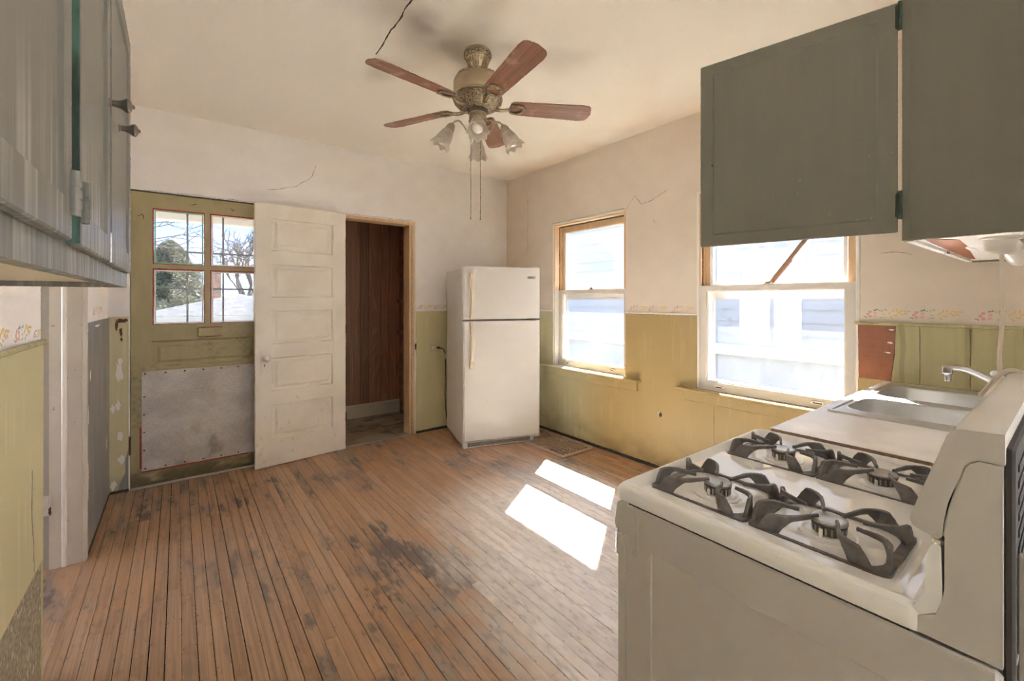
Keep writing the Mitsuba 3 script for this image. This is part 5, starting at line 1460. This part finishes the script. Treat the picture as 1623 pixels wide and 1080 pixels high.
# neighbour's house beyond the right wall
NX = 7.4
nh = thing('neighbor_house', 'pale lap sided house seen hazily through the two sash windows', 'house')
HY0, HY1, HZ1 = -9.0, 15.0, 4.6
nwin = (4.02, 4.62, 0.93, 1.42)
nw = cube(NX + 0.02, NX + 6, HY0, HY1, -1.3, HZ1) - cube(NX - 1, NX + 0.5, nwin[0], nwin[1], nwin[2], nwin[3])
add('wall', nw, 'm_siding', nh)
z = 0.62
while z < HZ1:
    z1 = min(z + 0.20, HZ1)
    p = [(z, NX - 0.006), (z1, NX + 0.012), (z1, NX + 0.021), (z, NX + 0.021)]
    if z1 > nwin[2] - 0.08 and z < nwin[3] + 0.08:
        for a, b in ((HY0, nwin[0] - 0.08), (nwin[1] + 0.08, HY1)):
            add('siding_board', prism(p, a, b, 'y'), 'm_siding', nh)
    else:
        add('siding_board', prism(p, HY0, HY1, 'y'), 'm_siding', nh)
    z = z1
add('water_table', cbox(NX - 0.14, NX + 0.02, HY0, HY1, 0.46, 0.62, 0.01), 'm_outwhite', nh, 'white ledge along the wall')
m = cube(NX - 0.03, NX + 0.03, nwin[0] - 0.08, nwin[1] + 0.08, nwin[2] - 0.08, nwin[3] + 0.08) - cube(NX - 1, NX + 1, nwin[0], nwin[1], nwin[2], nwin[3])
wf = add('window_frame', m, 'm_outwhite', nh)
add('window_pane', box(NX + 0.05, NX + 0.06, nwin[0], nwin[1], nwin[2], nwin[3]), 'm_bars', wf)
add('roof', prism([(HZ1 - 0.05, NX - 0.45), (HZ1 + 0.08, NX - 0.45), (HZ1 + 1.6, NX + 3.2), (HZ1 + 0.08, NX + 6.4), (HZ1 - 0.05, NX + 6.4)], HY0 - 0.4, HY1 + 0.4, 'y'), 'm_shingle', nh)
# unseen white house added to bounce sunlight into the side room
lh = thing('added_bounce_house', 'unseen white house added to bounce sunlight into the side room', 'house')
add('wall', box(-16.0, -9.0, -8.0, 14.0, -1.3, 4.8), 'm_outwhite', lh)
add('roof', prism([(4.75, -16.4), (4.88, -16.4), (6.8, -12.5), (4.88, -8.6), (4.75, -8.6)][::-1], -8.4, 14.4, 'y'), 'm_shingle', lh)
# porch beam outside the back door
pb = thing('porch_beam', 'cream porch beam across the top of the outside door panes', 'porch beam')
add('beam', cbox(-3.0, 1.1, 6.0, 6.14, 2.235, 2.52, 0.01), 'm_outwhite', pb)
add('post', cbox(-2.9, -2.78, 6.0, 6.12, -1.3, 2.235, 0.01), 'm_outwhite', pb)
add('soffit', box(-3.0, 1.1, YB + 0.2, 6.0, 2.50, 2.56), 'm_outwhite', pb)
add('porch_floor', box(-3.0, 0.7, YB + 0.14, 6.0, -0.2, -0.05), 'm_concrete', pb)
# garage with a low hipped roof
ga_ = thing('garage', 'low garage with a pale grey hipped roof seen through the lower door panes', 'garage')
gx0, gx1, gy0, gy1, ge = -1.3, 5.5, 19.0, 26.0, 0.78
add('wall', box(gx0 + 0.3, gx1 - 0.3, gy0 + 0.3, gy1 - 0.3, -1.3, ge), 'm_concrete', ga_)
apex = [(2.08, 22.4, 1.66), (2.12, 22.6, 1.66)]
add('roof', hull([(gx0, gy0, ge), (gx1, gy0, ge), (gx0, gy1, ge), (gx1, gy1, ge), (gx0, gy0, ge + 0.03), (gx1, gy0, ge + 0.03)] + apex), 'm_shingle', ga_)
add('fascia', box(gx0, gx1, gy0 - 0.03, gy0, ge - 0.22, ge + 0.02), 'm_outwhite', ga_)
# brick building further back
bb = thing('brick_building', 'pale red brick building behind the garage roof', 'building')
add('wall', box(1.90, 2.6, 40.0, 44.0, -1.3, 3.7), 'm_brick', bb)
add('parapet', cbox(1.85, 2.65, 39.93, 44.1, 3.7, 3.8, 0.02), 'm_concrete', bb)
add('low_wing', box(-6.6, -4.0, 40.0, 44.0, -1.3, 0.95), 'm_brick', bb)


def ever(cx, cy, zb, h, r, seed, label):
    rg = np.random.default_rng(seed)
    t = thing('evergreen_tree', label, 'tree')
    add('trunk', tube([(cx, cy, zb), (cx, cy, zb + h * 0.9)], [0.2, 0.03], 8), 'm_bark', t)
    n = 26000
    u = rg.random(n) ** 0.8
    a = rg.random(n) * 2 * PI
    rr = r * (1 - u) ** 0.6 * (0.55 + 0.45 * np.sqrt(rg.random(n))) * (1 + 0.25 * np.sin(a * 5 + u * 30))
    c = np.column_stack([cx + rr * np.cos(a), cy + rr * np.sin(a), zb + 0.3 + u * (h - 0.3)])
    d1 = rg.normal(size=(n, 3)) * [1, 1, 0.5]
    d1 /= np.linalg.norm(d1, axis=1, keepdims=True)
    d2 = np.cross(d1, rg.normal(size=(n, 3)))
    d2 /= np.linalg.norm(d2, axis=1, keepdims=True)
    s = 0.10 * (0.6 + 0.8 * rg.random(n))[:, None]
    v = np.stack([c - d1 * s, c + d2 * s * 0.35, c + d1 * s, c - d2 * s * 0.35], 1).reshape(-1, 3)
    q = np.arange(n)[:, None] * 4 + np.array([0, 1, 2, 3])
    add('needles', trimesh.Trimesh(v, np.vstack([q[:, [0, 1, 2]], q[:, [0, 2, 3]]]), process=False), 'm_needle', t, kind='stuff')


def bare(cx, cy, zb, h, seed, label, lean=0.0, r0=0.16):
    rg = np.random.default_rng(seed)
    t = thing('bare_tree', label, 'tree')
    segs = []

    def grow(p, d, L, r, depth):
        pts = [p]
        for _ in range(4):
            d = d + rg.normal(size=3) * 0.12 + np.array([0, 0, 0.03])
            d /= np.linalg.norm(d)
            p = p + d * L / 4
            pts.append(p)
        segs.append((depth, tube(pts, np.linspace(r, r * 0.66, 5), 6 if depth < 2 else 4)))
        if depth < 5:
            for _ in range(3 if depth else 4):
                k = rg.normal(size=3)
                k -= d * (k @ d)
                k /= np.linalg.norm(k)
                a = rg.uniform(0.35, 0.85)
                grow(p if rg.random() < 0.6 else pts[3], d * math.cos(a) + k * math.sin(a), L * rg.uniform(0.62, 0.82), r * 0.62, depth + 1)
    grow(np.array([cx, cy, zb]), np.array([lean, 0, 1.0]), h * 0.30, r0, 0)
    add('trunk', cat([s for d, s in segs if d == 0]), 'm_bark', t)
    add('branches', cat([s for d, s in segs if d > 0]), 'm_bark', t, kind='stuff')


ever(-0.35, 30.0, -1.3, 5.9, 2.2, 3, 'dense green evergreen tree behind the left door panes')
bare(2.8, 31.0, -1.3, 9.5, 21, 'bare tree with a thick trunk rising behind the garage roof ridge', r0=0.17)
bare(-2.6, 15.5, -1.3, 9.0, 5, 'bare tree with arching twigs across the upper left door pane', lean=0.15, r0=0.065)
